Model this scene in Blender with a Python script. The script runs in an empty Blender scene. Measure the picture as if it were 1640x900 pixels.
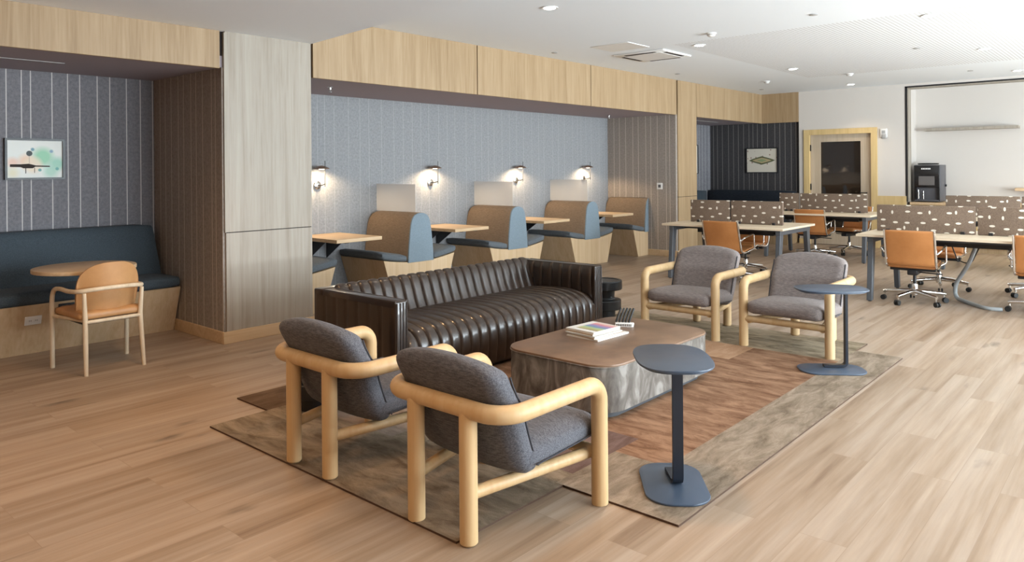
import bpy, bmesh, math, random
from mathutils import Vector, Matrix
random.seed(7)
PI = math.pi
scene = bpy.context.scene
COL = scene.collection

# ------------------------------------------------------------------ camera
cam_data = bpy.data.cameras.new('camera')
cam_data.sensor_width = 36.0
cam_data.lens = 1178.7 / 1640 * 36.0
cam_data.shift_y = -178.4 / 1640
cam_data.clip_start = 0.05
cam = bpy.data.objects.new('camera', cam_data)
COL.objects.link(cam)
# rows: camera right, down and forward in world axes (x along the wood wall, y towards it, z up)
CR = Vector((0.66155, -0.74984, -0.00803)); CD = Vector((-0.00531, 0.00602, -0.99997)); CF = Vector((0.74988, 0.66157, 0.0))
cam.matrix_world = Matrix(((CR.x, -CD.x, -CF.x, 0), (CR.y, -CD.y, -CF.y, 0), (CR.z, -CD.z, -CF.z, 1.48), (0, 0, 0, 1)))
scene.camera = cam

# ------------------------------------------------------------------ light and exposure
scene.view_settings.view_transform = 'Standard'
scene.view_settings.look = 'None'
scene.view_settings.gamma = 1.0
scene.view_settings.use_curve_mapping = False
scene.view_settings.exposure = -0.38

world = bpy.data.worlds.new('sky')
scene.world = world
world.use_nodes = True
world.node_tree.nodes['Background'].inputs[0].default_value = (0.75, 0.86, 1.0, 1)
world.node_tree.nodes['Background'].inputs[1].default_value = 1.5

def area(name, loc, rot, sx, sy, power, colour, spread=PI):
    d = bpy.data.lights.new(name, 'AREA')
    d.shape = 'RECTANGLE'; d.size = sx; d.size_y = sy; d.energy = power; d.color = colour; d.spread = spread
    o = bpy.data.objects.new(name, d); COL.objects.link(o)
    o.location = loc; o.rotation_euler = rot
    return o

DAY = (0.85, 0.93, 1.0)
WARM = (1.0, 0.74, 0.46)
WIN = [(2.7, 5.1), (5.3, 7.7), (7.9, 10.3), (10.5, 12.9)]      # windows behind the camera, x ranges
WALL_S = -4.0                                                   # plane of the window wall
for k, (a, b) in enumerate(WIN):
    area('window_daylight', ((a + b) / 2, WALL_S - 0.25, 1.55), (-PI / 2, 0, PI), b - a, 2.3, 470, DAY)
    # added lamps outside the glass, aimed up to brighten the ceiling
    area('window_ground_glow', ((a + b) / 2, WALL_S - 0.9, 0.1), (-PI / 2 - math.radians(48), 0, PI), b - a, 1.6, 1250 if k == 0 else 640, (0.90, 0.96, 1.0))

# ------------------------------------------------------------------ materials
def new_mat(name):
    m = bpy.data.materials.new(name); m.use_nodes = True
    nt = m.node_tree
    return m, nt, nt.nodes['Principled BSDF']

def plain(name, col, rough=0.5, metal=0.0, spec=0.5, emit=None, estr=0.0, trans=0.0, sheen=0.0, coat=0.0):
    m, nt, b = new_mat(name)
    b.inputs['Base Color'].default_value = (*col, 1)
    b.inputs['Roughness'].default_value = rough
    b.inputs['Metallic'].default_value = metal
    b.inputs['Specular IOR Level'].default_value = spec
    b.inputs['Transmission Weight'].default_value = trans
    b.inputs['Sheen Weight'].default_value = sheen
    b.inputs['Coat Weight'].default_value = coat
    if emit:
        b.inputs['Emission Color'].default_value = (*emit, 1)
        b.inputs['Emission Strength'].default_value = estr
    # a trace of mottling so that no surface is dead flat
    tc = nt.nodes.new('ShaderNodeTexCoord'); n = nt.nodes.new('ShaderNodeTexNoise')
    n.inputs['Scale'].default_value = 9
    mr = nt.nodes.new('ShaderNodeMapRange'); mr.inputs['To Min'].default_value = max(rough - 0.04, 0.02); mr.inputs['To Max'].default_value = min(rough + 0.04, 1)
    nt.links.new(tc.outputs['Object'], n.inputs['Vector']); nt.links.new(n.outputs['Fac'], mr.inputs['Value']); nt.links.new(mr.outputs[0], b.inputs['Roughness'])
    return m

def node(nt, kind, **kw):
    n = nt.nodes.new(kind)
    for k, v in kw.items():
        if k in n.inputs: n.inputs[k].default_value = v
        else: setattr(n, k, v)
    return n

def ramp(nt, stops, interp='LINEAR'):
    r = nt.nodes.new('ShaderNodeValToRGB'); e = r.color_ramp.elements
    r.color_ramp.interpolation = interp
    e[0].position, e[0].color = stops[0][0], (*stops[0][1], 1)
    e[1].position, e[1].color = stops[-1][0], (*stops[-1][1], 1)
    for p, c in stops[1:-1]:
        x = e.new(p); x.color = (*c, 1)
    return r

def wood(name, dark, mid, light, axis='z', fine=1.0, rough=0.5, knots=False):
    """Straight-grained timber; the grain runs along AXIS."""
    m, nt, b = new_mat(name); L = nt.links
    tc = node(nt, 'ShaderNodeTexCoord'); mp = node(nt, 'ShaderNodeMapping')
    s = {'x': (0.35, 9, 9), 'y': (9, 0.35, 9), 'z': (9, 9, 0.35)}[axis]
    mp.inputs['Scale'].default_value = tuple(v * fine for v in s)
    L.new(tc.outputs['Object'], mp.inputs['Vector'])
    n1 = node(nt, 'ShaderNodeTexNoise', Scale=1.0, Detail=5.0, Roughness=0.62, Distortion=0.7)
    L.new(mp.outputs[0], n1.inputs['Vector'])
    mp2 = node(nt, 'ShaderNodeMapping'); mp2.inputs['Scale'].default_value = tuple(v * fine * 5 for v in s)
    L.new(tc.outputs['Object'], mp2.inputs['Vector'])
    n2 = node(nt, 'ShaderNodeTexNoise', Scale=1.0, Detail=3.0, Roughness=0.6)
    L.new(mp2.outputs[0], n2.inputs['Vector'])
    mx = node(nt, 'ShaderNodeMath', operation='MULTIPLY_ADD'); mx.inputs[1].default_value = 0.4
    L.new(n2.outputs['Fac'], mx.inputs[0]); 
    sc = node(nt, 'ShaderNodeMath', operation='MULTIPLY'); sc.inputs[1].default_value = 0.6
    L.new(n1.outputs['Fac'], sc.inputs[0]); L.new(sc.outputs[0], mx.inputs[2])
    r = ramp(nt, [(0.32, dark), (0.5, mid), (0.68, light)])
    L.new(mx.outputs[0], r.inputs[0]); L.new(r.outputs[0], b.inputs['Base Color'])
    b.inputs['Roughness'].default_value = rough
    b.inputs['Specular IOR Level'].default_value = 0.35
    return m

def fabric(name, a, c, scale=220, rough=0.95, sheen=0.04, bump=0.15):
    m, nt, b = new_mat(name); L = nt.links
    tc = node(nt, 'ShaderNodeTexCoord')
    n = node(nt, 'ShaderNodeTexNoise', Scale=scale, Detail=2.0, Roughness=0.7)
    n0 = node(nt, 'ShaderNodeTexNoise', Scale=scale / 9, Detail=3.0)
    L.new(tc.outputs['Object'], n.inputs['Vector']); L.new(tc.outputs['Object'], n0.inputs['Vector'])
    mp = node(nt, 'ShaderNodeMapping'); mp.inputs['Scale'].default_value = (1, 0.16, 1); L.new(tc.outputs['Object'], mp.inputs['Vector']); L.new(mp.outputs[0], n0.inputs['Vector'])
    n0.inputs['Scale'].default_value = scale * 0.6
    ad = node(nt, 'ShaderNodeMath', operation='ADD'); L.new(n.outputs['Fac'], ad.inputs[0]); L.new(n0.outputs['Fac'], ad.inputs[1])
    hf = node(nt, 'ShaderNodeMath', operation='MULTIPLY'); hf.inputs[1].default_value = 0.5; L.new(ad.outputs[0], hf.inputs[0])
    r = ramp(nt, [(0.36, a), (0.64, c)]); L.new(hf.outputs[0], r.inputs[0]); L.new(r.outputs[0], b.inputs['Base Color'])
    b.inputs['Roughness'].default_value = rough; b.inputs['Sheen Weight'].default_value = sheen
    b.inputs['Specular IOR Level'].default_value = 0.2
    bp = node(nt, 'ShaderNodeBump', Strength=bump, Distance=0.002); L.new(n.outputs['Fac'], bp.inputs['Height']); L.new(bp.outputs[0], b.inputs['Normal'])
    return m

def leather(name, a, c, rough=0.38, scale=6, coat=0.0):
    m, nt, b = new_mat(name); L = nt.links
    tc = node(nt, 'ShaderNodeTexCoord')
    n = node(nt, 'ShaderNodeTexNoise', Scale=scale, Detail=6.0, Roughness=0.65)
    L.new(tc.outputs['Object'], n.inputs['Vector'])
    r = ramp(nt, [(0.3, a), (0.7, c)]); L.new(n.outputs['Fac'], r.inputs[0]); L.new(r.outputs[0], b.inputs['Base Color'])
    v = node(nt, 'ShaderNodeTexVoronoi', Scale=260.0); L.new(tc.outputs['Object'], v.inputs['Vector'])
    bp = node(nt, 'ShaderNodeBump', Strength=0.12, Distance=0.001); L.new(v.outputs['Distance'], bp.inputs['Height']); L.new(bp.outputs[0], b.inputs['Normal'])
    mr = node(nt, 'ShaderNodeMapRange'); mr.inputs['To Min'].default_value = rough - 0.07; mr.inputs['To Max'].default_value = rough + 0.1
    L.new(n.outputs['Fac'], mr.inputs['Value']); L.new(mr.outputs[0], b.inputs['Roughness'])
    b.inputs['Coat Weight'].default_value = coat
    return m

def felt(name, axis, dark, light, line, scale, width, seed=0.0, fac=1.0):
    """Felt wall covering with irregular vertical pinstripes; the stripes repeat along AXIS."""
    m, nt, b = new_mat(name); L = nt.links
    tc = node(nt, 'ShaderNodeTexCoord')
    n = node(nt, 'ShaderNodeTexNoise', Scale=38.0, Detail=8.0, Roughness=0.75)
    L.new(tc.outputs['Object'], n.inputs['Vector'])
    r = ramp(nt, [(0.3, dark), (0.7, light)]); L.new(n.outputs['Fac'], r.inputs[0])
    sp = node(nt, 'ShaderNodeSeparateXYZ'); L.new(tc.outputs['Object'], sp.inputs[0])
    ofs = node(nt, 'ShaderNodeMath', operation='ADD'); ofs.inputs[1].default_value = seed
    L.new(sp.outputs['X' if axis == 'x' else 'Y'], ofs.inputs[0])
    v = node(nt, 'ShaderNodeTexVoronoi', voronoi_dimensions='1D', feature='DISTANCE_TO_EDGE', Scale=scale, Randomness=1.0)
    L.new(ofs.outputs[0], v.inputs['W'])
    lt = node(nt, 'ShaderNodeMath', operation='LESS_THAN'); lt.inputs[1].default_value = width * scale / 2
    L.new(v.outputs['Distance'], lt.inputs[0])
    k = node(nt, 'ShaderNodeMath', operation='MULTIPLY'); k.inputs[1].default_value = fac; L.new(lt.outputs[0], k.inputs[0])
    mx = node(nt, 'ShaderNodeMix', data_type='RGBA'); L.new(k.outputs[0], mx.inputs['Factor']); L.new(r.outputs[0], mx.inputs[6]); mx.inputs[7].default_value = (*line, 1)
    L.new(mx.outputs[2], b.inputs['Base Color'])
    b.inputs['Roughness'].default_value = 0.95; b.inputs['Specular IOR Level'].default_value = 0.1
    return m

def floor_mat():
    m, nt, b = new_mat('oak_plank_floor'); L = nt.links
    tc = node(nt, 'ShaderNodeTexCoord')
    br = node(nt, 'ShaderNodeTexBrick', Scale=1.0)
    br.offset = 0.37; br.offset_frequency = 2
    br.inputs['Color1'].default_value = (0, 0, 0, 1); br.inputs['Color2'].default_value = (1, 1, 1, 1); br.inputs['Mortar'].default_value = (0.5, 0.5, 0.5, 1)
    br.inputs['Mortar Size'].default_value = 0.0012; br.inputs['Mortar Smooth'].default_value = 0.3; br.inputs['Bias'].default_value = 0.0
    br.inputs['Brick Width'].default_value = 1.5; br.inputs['Row Height'].default_value = 0.185
    L.new(tc.outputs['Object'], br.inputs['Vector'])
    # each plank shifts the grain
    mul = node(nt, 'ShaderNodeVectorMath', operation='SCALE'); mul.inputs['Scale'].default_value = 17.0; L.new(br.outputs['Color'], mul.inputs[0])
    add = node(nt, 'ShaderNodeVectorMath', operation='ADD'); L.new(tc.outputs['Object'], add.inputs[0]); L.new(mul.outputs[0], add.inputs[1])
    mp = node(nt, 'ShaderNodeMapping'); mp.inputs['Scale'].default_value = (0.42, 8.5, 1); L.new(add.outputs[0], mp.inputs['Vector'])
    n1 = node(nt, 'ShaderNodeTexNoise', Scale=1.1, Detail=5.0, Roughness=0.6, Distortion=0.25); L.new(mp.outputs[0], n1.inputs['Vector'])
    mp3 = node(nt, 'ShaderNodeMapping'); mp3.inputs['Scale'].default_value = (2.2, 50, 1); L.new(add.outputs[0], mp3.inputs['Vector'])
    n3 = node(nt, 'ShaderNodeTexNoise', Scale=1.0, Detail=3.0, Roughness=0.6); L.new(mp3.outputs[0], n3.inputs['Vector'])
    r1 = ramp(nt, [(0.27, (0.21, 0.136, 0.084)), (0.42, (0.32, 0.228, 0.155)), (0.57, (0.39, 0.296, 0.22)), (0.78, (0.435, 0.347, 0.272))])
    L.new(n1.outputs['Fac'], r1.inputs[0])
    # plank tone
    pt = node(nt, 'ShaderNodeMapRange'); pt.inputs['To Min'].default_value = 0.93; pt.inputs['To Max'].default_value = 1.05
    L.new(br.outputs['Color'], pt.inputs['Value'])
    fg = node(nt, 'ShaderNodeMapRange'); fg.inputs['From Min'].default_value = 0.3; fg.inputs['From Max'].default_value = 0.7; fg.inputs['To Min'].default_value = 0.92; fg.inputs['To Max'].default_value = 1.05
    L.new(n3.outputs['Fac'], fg.inputs['Value'])
    t = node(nt, 'ShaderNodeMath', operation='MULTIPLY'); L.new(pt.outputs[0], t.inputs[0]); L.new(fg.outputs[0], t.inputs[1])
    # dark knots
    mpk = node(nt, 'ShaderNodeMapping'); mpk.inputs['Scale'].default_value = (1.15, 3.2, 1); L.new(add.outputs[0], mpk.inputs['Vector'])
    vk = node(nt, 'ShaderNodeTexVoronoi', Scale=1.0, Randomness=1.0); vk.inputs['Detail'].default_value = 0
    nk = node(nt, 'ShaderNodeTexNoise', Scale=6.0, Detail=2.0); L.new(mpk.outputs[0], nk.inputs['Vector'])
    nks = node(nt, 'ShaderNodeVectorMath', operation='SCALE'); nks.inputs['Scale'].default_value = 0.22; L.new(nk.outputs['Color'], nks.inputs[0])
    nka = node(nt, 'ShaderNodeVectorMath', operation='ADD'); L.new(mpk.outputs[0], nka.inputs[0]); L.new(nks.outputs[0], nka.inputs[1]); L.new(nka.outputs[0], vk.inputs['Vector'])
    kr = node(nt, 'ShaderNodeMapRange'); kr.inputs['From Min'].default_value = 0.02; kr.inputs['From Max'].default_value = 0.15; kr.inputs['To Min'].default_value = 0.5; kr.inputs['To Max'].default_value = 1.0
    L.new(vk.outputs['Distance'], kr.inputs['Value'])
    t2 = node(nt, 'ShaderNodeMath', operation='MULTIPLY'); L.new(t.outputs[0], t2.inputs[0]); L.new(kr.outputs[0], t2.inputs[1])
    sc = node(nt, 'ShaderNodeVectorMath', operation='SCALE'); L.new(r1.outputs[0], sc.inputs[0]); L.new(t2.outputs[0], sc.inputs['Scale'])
    mx = node(nt, 'ShaderNodeMix', data_type='RGBA'); mf = node(nt, 'ShaderNodeMath', operation='MULTIPLY'); mf.inputs[1].default_value = 0.55
    L.new(br.outputs['Fac'], mf.inputs[0]); L.new(mf.outputs[0], mx.inputs['Factor']); L.new(sc.outputs[0], mx.inputs[6]); mx.inputs[7].default_value = (0.22, 0.14, 0.09, 1)
    L.new(mx.outputs[2], b.inputs['Base Color'])
    b.inputs['Roughness'].default_value = 0.42; b.inputs['Specular IOR Level'].default_value = 0.35
    return m

def rug_mat(name, a, c, axis):
    m, nt, b = new_mat(name); L = nt.links
    tc = node(nt, 'ShaderNodeTexCoord'); mp = node(nt, 'ShaderNodeMapping')
    mp.inputs['Scale'].default_value = (7, 2.2, 1) if axis == 'y' else (2.2, 7, 1)
    mp.inputs['Rotation'].default_value = (0, 0, 0.25)
    L.new(tc.outputs['Object'], mp.inputs['Vector'])
    n = node(nt, 'ShaderNodeTexNoise', Scale=1.6, Detail=7.0, Roughness=0.72, Distortion=0.5); L.new(mp.outputs[0], n.inputs['Vector'])
    r = ramp(nt, [(0.36, a), (0.64, c)]); L.new(n.outputs['Fac'], r.inputs[0]); L.new(r.outputs[0], b.inputs['Base Color'])
    n2 = node(nt, 'ShaderNodeTexNoise', Scale=260.0, Detail=1.0); L.new(tc.outputs['Object'], n2.inputs['Vector'])
    bp = node(nt, 'ShaderNodeBump', Strength=0.5, Distance=0.004); L.new(n2.outputs['Fac'], bp.inputs['Height']); L.new(bp.outputs[0], b.inputs['Normal'])
    b.inputs['Roughness'].default_value = 0.9; b.inputs['Specular IOR Level'].default_value = 0.1
    return m

def perforated():
    m, nt, b = new_mat('perforated_ceiling_white'); L = nt.links
    tc = node(nt, 'ShaderNodeTexCoord'); mp = node(nt, 'ShaderNodeMapping')
    mp.inputs['Scale'].default_value = (24, 24, 24); mp.inputs['Rotation'].default_value = (0, 0, 0)
    L.new(tc.outputs['Object'], mp.inputs['Vector'])
    fr = node(nt, 'ShaderNodeVectorMath', operation='FRACTION'); L.new(mp.outputs[0], fr.inputs[0])
    sb = node(nt, 'ShaderNodeVectorMath', operation='SUBTRACT'); sb.inputs[1].default_value = (0.5, 0.5, 0.5); L.new(fr.outputs[0], sb.inputs[0])
    sp = node(nt, 'ShaderNodeSeparateXYZ'); L.new(sb.outputs[0], sp.inputs[0])
    cb = node(nt, 'ShaderNodeCombineXYZ'); L.new(sp.outputs[0], cb.inputs[0]); L.new(sp.outputs[1], cb.inputs[1])
    ln = node(nt, 'ShaderNodeVectorMath', operation='LENGTH'); L.new(cb.outputs[0], ln.inputs[0])
    lt = node(nt, 'ShaderNodeMath', operation='LESS_THAN'); lt.inputs[1].default_value = 0.27; L.new(ln.outputs['Value'], lt.inputs[0])
    mx = node(nt, 'ShaderNodeMix', data_type='RGBA'); L.new(lt.outputs[0], mx.inputs['Factor']); mx.inputs[6].default_value = (0.86, 0.885, 0.915, 1); mx.inputs[7].default_value = (0.46, 0.455, 0.45, 1)
    L.new(mx.outputs[2], b.inputs['Base Color']); b.inputs['Roughness'].default_value = 0.9
    return m

def fleck(name, flip=0.0):
    m, nt, b = new_mat(name); L = nt.links
    tc = node(nt, 'ShaderNodeTexCoord')
    n = node(nt, 'ShaderNodeTexNoise', Scale=140.0, Detail=3.0); L.new(tc.outputs['Object'], n.inputs['Vector'])
    r = ramp(nt, [(0.3, (0.13, 0.088, 0.062)), (0.7, (0.22, 0.158, 0.115))]); L.new(n.outputs['Fac'], r.inputs[0])
    sp = node(nt, 'ShaderNodeSeparateXYZ'); L.new(tc.outputs['Object'], sp.inputs[0])
    cb = node(nt, 'ShaderNodeCombineXYZ'); L.new(sp.outputs['Y'], cb.inputs[0]); L.new(sp.outputs['Z'], cb.inputs[1])
    mp = node(nt, 'ShaderNodeMapping'); mp.inputs['Scale'].default_value = (8.0, 10.0, 1); mp.inputs['Location'].default_value = (flip, flip * 0.7, 0); L.new(cb.outputs[0], mp.inputs['Vector'])
    v = node(nt, 'ShaderNodeTexVoronoi', voronoi_dimensions='2D', Scale=1.0, Randomness=0.62)
    L.new(mp.outputs[0], v.inputs['Vector'])
    # every fleck is an oval lying or standing, by the random colour of its cell
    df = node(nt, 'ShaderNodeVectorMath', operation='SUBTRACT'); L.new(mp.outputs[0], df.inputs[0]); L.new(v.outputs['Position'], df.inputs[1])
    ds = node(nt, 'ShaderNodeSeparateXYZ'); L.new(df.outputs[0], ds.inputs[0])
    cs = node(nt, 'ShaderNodeSeparateColor'); L.new(v.outputs['Color'], cs.inputs[0])
    up = node(nt, 'ShaderNodeMath', operation='GREATER_THAN'); up.inputs[1].default_value = 0.76; L.new(cs.outputs[0], up.inputs[0])
    ax = node(nt, 'ShaderNodeMapRange'); ax.inputs['To Min'].default_value = 0.78; ax.inputs['To Max'].default_value = 1.9; L.new(up.outputs[0], ax.inputs['Value'])
    ay = node(nt, 'ShaderNodeMapRange'); ay.inputs['To Min'].default_value = 1.42; ay.inputs['To Max'].default_value = 0.78; L.new(up.outputs[0], ay.inputs['Value'])
    px = node(nt, 'ShaderNodeMath', operation='MULTIPLY'); L.new(ds.outputs[0], px.inputs[0]); L.new(ax.outputs[0], px.inputs[1])
    py = node(nt, 'ShaderNodeMath', operation='MULTIPLY'); L.new(ds.outputs[1], py.inputs[0]); L.new(ay.outputs[0], py.inputs[1])
    pc = node(nt, 'ShaderNodeCombineXYZ'); L.new(px.outputs[0], pc.inputs[0]); L.new(py.outputs[0], pc.inputs[1])
    pl = node(nt, 'ShaderNodeVectorMath', operation='LENGTH'); L.new(pc.outputs[0], pl.inputs[0])
    lt = node(nt, 'ShaderNodeMath', operation='LESS_THAN'); lt.inputs[1].default_value = 0.165; L.new(pl.outputs['Value'], lt.inputs[0])
    mx = node(nt, 'ShaderNodeMix', data_type='RGBA'); L.new(lt.outputs[0], mx.inputs['Factor']); L.new(r.outputs[0], mx.inputs[6]); mx.inputs[7].default_value = (0.72, 0.66, 0.57, 1)
    L.new(mx.outputs[2], b.inputs['Base Color']); b.inputs['Roughness'].default_value = 0.95
    return m

M = {}
M['floor'] = floor_mat()
M['paint'] = plain('ceiling_paint', (0.85, 0.885, 0.92), 0.9, spec=0.2)
M['wall_white'] = plain('white_wall_paint', (0.62, 0.575, 0.53), 0.85, spec=0.2)
M['perf'] = perforated()
M['oak_v'] = wood('oak_veneer_upright', (0.275, 0.18, 0.092), (0.365, 0.252, 0.142), (0.425, 0.31, 0.19), 'z', 1.35, 0.5)
M['oak_pale'] = wood('pale_oak_veneer', (0.275, 0.232, 0.182), (0.35, 0.305, 0.25), (0.395, 0.355, 0.30), 'z', 1.4, 0.5)
M['oak_h'] = wood('oak_board', (0.50, 0.335, 0.185), (0.60, 0.43, 0.26), (0.67, 0.50, 0.33), 'x', 1.0, 0.45)
M['oak_yellow'] = wood('yellow_oak_trim', (0.53, 0.37, 0.16), (0.62, 0.45, 0.215), (0.68, 0.51, 0.26), 'z', 1.0, 0.5)
M['desk_top'] = wood('pale_desk_laminate', (0.62, 0.50, 0.36), (0.69, 0.57, 0.42), (0.74, 0.63, 0.48), 'y', 0.9, 0.45)
M['maple'] = wood('maple', (0.50, 0.31, 0.145), (0.565, 0.385, 0.20), (0.615, 0.44, 0.255), 'z', 0.8, 0.42)
M['ash'] = wood('pale_ash', (0.55, 0.43, 0.29), (0.64, 0.52, 0.37), (0.70, 0.59, 0.44), 'z', 1.2, 0.45)
M['oak_amber'] = wood('amber_stained_oak', (0.46, 0.23, 0.08), (0.55, 0.29, 0.11), (0.62, 0.35, 0.15), 'z', 1.0, 0.5)  # orange tone made to bounce warm light off the unseen back wall
M['oak_door'] = wood('limed_oak_door', (0.40, 0.31, 0.22), (0.47, 0.38, 0.28), (0.53, 0.44, 0.34), 'z', 1.0, 0.5)
M['booth_wood'] = wood('booth_oak', (0.47, 0.315, 0.175), (0.56, 0.40, 0.24), (0.62, 0.465, 0.30), 'z', 1.0, 0.5)
M['felt_x'] = felt('striped_felt_long_wall', 'x', (0.13, 0.13, 0.145), (0.25, 0.245, 0.262), (0.66, 0.64, 0.62), 8.0, 0.008, 5.9, 0.8)
M['felt_x2'] = felt('striped_felt_booth_wall', 'x', (0.20, 0.205, 0.215), (0.34, 0.345, 0.355), (0.50, 0.49, 0.48), 6.0, 0.008, 8.1, 0.35)  # same felt as the left alcove, strong light put into its paler grey
M['felt_y'] = felt('striped_felt_side_wall', 'y', (0.25, 0.215, 0.19), (0.40, 0.35, 0.31), (0.74, 0.65, 0.56), 8.0, 0.008, 1.7, 0.75)  # same felt, warm light on the side walls put into its brown
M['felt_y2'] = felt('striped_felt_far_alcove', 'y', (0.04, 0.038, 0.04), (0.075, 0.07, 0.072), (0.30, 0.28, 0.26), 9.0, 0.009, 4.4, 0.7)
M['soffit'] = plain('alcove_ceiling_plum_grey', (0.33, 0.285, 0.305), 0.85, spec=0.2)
M['black'] = plain('black_metal', (0.012, 0.012, 0.014), 0.4)
M['gap'] = plain('shadow_gap_black', (0.02, 0.012, 0.01), 0.8)
M['teal'] = fabric('dark_teal_wool', (0.036, 0.050, 0.062), (0.070, 0.090, 0.108), 240)
M['bluegrey'] = fabric('blue_grey_wool', (0.155, 0.20, 0.235), (0.245, 0.305, 0.35), 240)  # daylight on the booth ends put into a lighter wool colour
M['bluegrey_seat'] = fabric('blue_grey_wool_seat', (0.085, 0.10, 0.112), (0.15, 0.165, 0.18), 240)
M['taupe'] = fabric('taupe_wool', (0.19, 0.135, 0.09), (0.30, 0.22, 0.155), 240)  # same wool, warm light on the backrest sides put into its colour
M['navy'] = fabric('dark_navy_wool', (0.010, 0.013, 0.019), (0.022, 0.027, 0.036), 200)
M['grey_tweed'] = fabric('charcoal_tweed', (0.048, 0.050, 0.060), (0.165, 0.165, 0.185), 300, sheen=0.06)
M['grey_linen'] = fabric('warm_grey_tweed', (0.135, 0.112, 0.105), (0.30, 0.255, 0.24), 300, sheen=0.06)
M['piping'] = plain('dark_piping', (0.03, 0.03, 0.038), 0.7)
M['brown_leather'] = leather('espresso_leather', (0.013, 0.006, 0.003), (0.030, 0.016, 0.009), 0.33, 5, 0.5)
M['tan'] = leather('tan_leather', (0.42, 0.215, 0.085), (0.53, 0.29, 0.125), 0.42, 5)
M['cognac'] = leather('cognac_leather', (0.40, 0.155, 0.045), (0.50, 0.21, 0.068), 0.42, 4)
M['tabletop_brown'] = leather('brown_leather_tabletop', (0.11, 0.063, 0.038), (0.27, 0.165, 0.102), 0.36, 3.2)
def stone():
    m, nt, b = new_mat('mottled_grey_brown_hide'); L = nt.links
    tc = node(nt, 'ShaderNodeTexCoord'); mp = node(nt, 'ShaderNodeMapping'); mp.inputs['Scale'].default_value = (4.5, 4.5, 2.2); L.new(tc.outputs['Object'], mp.inputs['Vector'])
    n = node(nt, 'ShaderNodeTexNoise', Scale=1.7, Detail=6.0, Roughness=0.6, Distortion=1.6); L.new(mp.outputs[0], n.inputs['Vector'])
    r = ramp(nt, [(0.32, (0.065, 0.052, 0.043)), (0.5, (0.14, 0.122, 0.105)), (0.66, (0.27, 0.25, 0.225))]); L.new(n.outputs['Fac'], r.inputs[0]); L.new(r.outputs[0], b.inputs['Base Color'])
    b.inputs['Roughness'].default_value = 0.5
    return m
M['stone'] = stone()
M['slate'] = plain('slate_blue_powder_coat', (0.055, 0.078, 0.118), 0.33)
M['plinth'] = plain('dark_grey_plinth', (0.05, 0.053, 0.06), 0.5)
M['stool'] = plain('ebonised_wood', (0.010, 0.010, 0.011), 0.35)
M['chrome'] = plain('polished_aluminium', (0.80, 0.79, 0.77), 0.16, metal=1.0)
M['rubber'] = plain('black_rubber', (0.01, 0.01, 0.01), 0.5)
M['leg_grey'] = plain('grey_blue_steel_leg', (0.075, 0.080, 0.090), 0.45)
M['white_plastic'] = plain('white_plastic', (0.80, 0.79, 0.77), 0.4)
M['vent_grey'] = plain('pale_grey_grille', (0.78, 0.76, 0.74), 0.6)
M['grey_plastic'] = plain('grey_plastic', (0.40, 0.39, 0.38), 0.5)
M['brass'] = plain('bronze_shade', (0.28, 0.17, 0.11), 0.35, metal=0.7)
M['lamp_glow'] = plain('lamp_glow', (1, 0.9, 0.75), 0.5, emit=(1.0, 0.86, 0.64), estr=7.0)
M['down_glow'] = plain('downlight_glow', (1, 1, 0.95), 0.5, emit=(1.0, 0.96, 0.90), estr=14.0)
M['cable'] = plain('grey_cable_sleeve', (0.33, 0.35, 0.36), 0.35)
M['fleck'] = fleck('flecked_felt_panel')
M['fleck2'] = fleck('flecked_felt_panel_other_cut', 0.43)
M['machine'] = plain('glossy_black_plastic', (0.012, 0.012, 0.013), 0.22)
M['machine_side'] = plain('dark_graphite_panel', (0.085, 0.085, 0.095), 0.4)
M['screen'] = plain('dim_display', (0.13, 0.12, 0.115), 0.3)
M['dark_room'] = plain('unlit_room_wall', (0.10, 0.075, 0.06), 0.9)
M['paper'] = plain('art_paper', (0.78, 0.78, 0.74), 0.7)
M['ink'] = plain('dark_ink', (0.03, 0.02, 0.015), 0.8)
def pane(name, rough, tint, alpha):
    m, nt, b = new_mat(name)
    tr = node(nt, 'ShaderNodeBsdfTransparent'); tr.inputs[0].default_value = (*tint, 1)
    mx = nt.nodes.new('ShaderNodeMixShader'); mx.inputs[0].default_value = alpha
    b.inputs['Base Color'].default_value = (0.75, 0.74, 0.72, 1); b.inputs['Roughness'].default_value = rough
    out = nt.nodes['Material Output']
    nt.links.new(tr.outputs[0], mx.inputs[1]); nt.links.new(b.outputs[0], mx.inputs[2]); nt.links.new(mx.outputs[0], out.inputs[0])
    return m
M['frost'] = pane('frosted_acrylic', 0.4, (0.97, 0.97, 0.97), 0.42)
def dark_glass():
    m, nt, b = new_mat('tinted_door_glass')
    b.inputs['Base Color'].default_value = (0.025, 0.017, 0.012, 1); b.inputs['Roughness'].default_value = 0.03
    b.inputs['Specular IOR Level'].default_value = 0.9
    tr = node(nt, 'ShaderNodeBsdfTransparent'); tr.inputs[0].default_value = (0.5, 0.45, 0.4, 1)
    mx = nt.nodes.new('ShaderNodeMixShader'); mx.inputs[0].default_value = 0.75
    nt.links.new(tr.outputs[0], mx.inputs[1]); nt.links.new(b.outputs[0], mx.inputs[2]); nt.links.new(mx.outputs[0], nt.nodes['Material Output'].inputs[0])
    return m
M['door_glass'] = dark_glass()
M['clear'] = pane('window_glass', 0.02, (0.96, 0.98, 0.98), 0.06)

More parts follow.
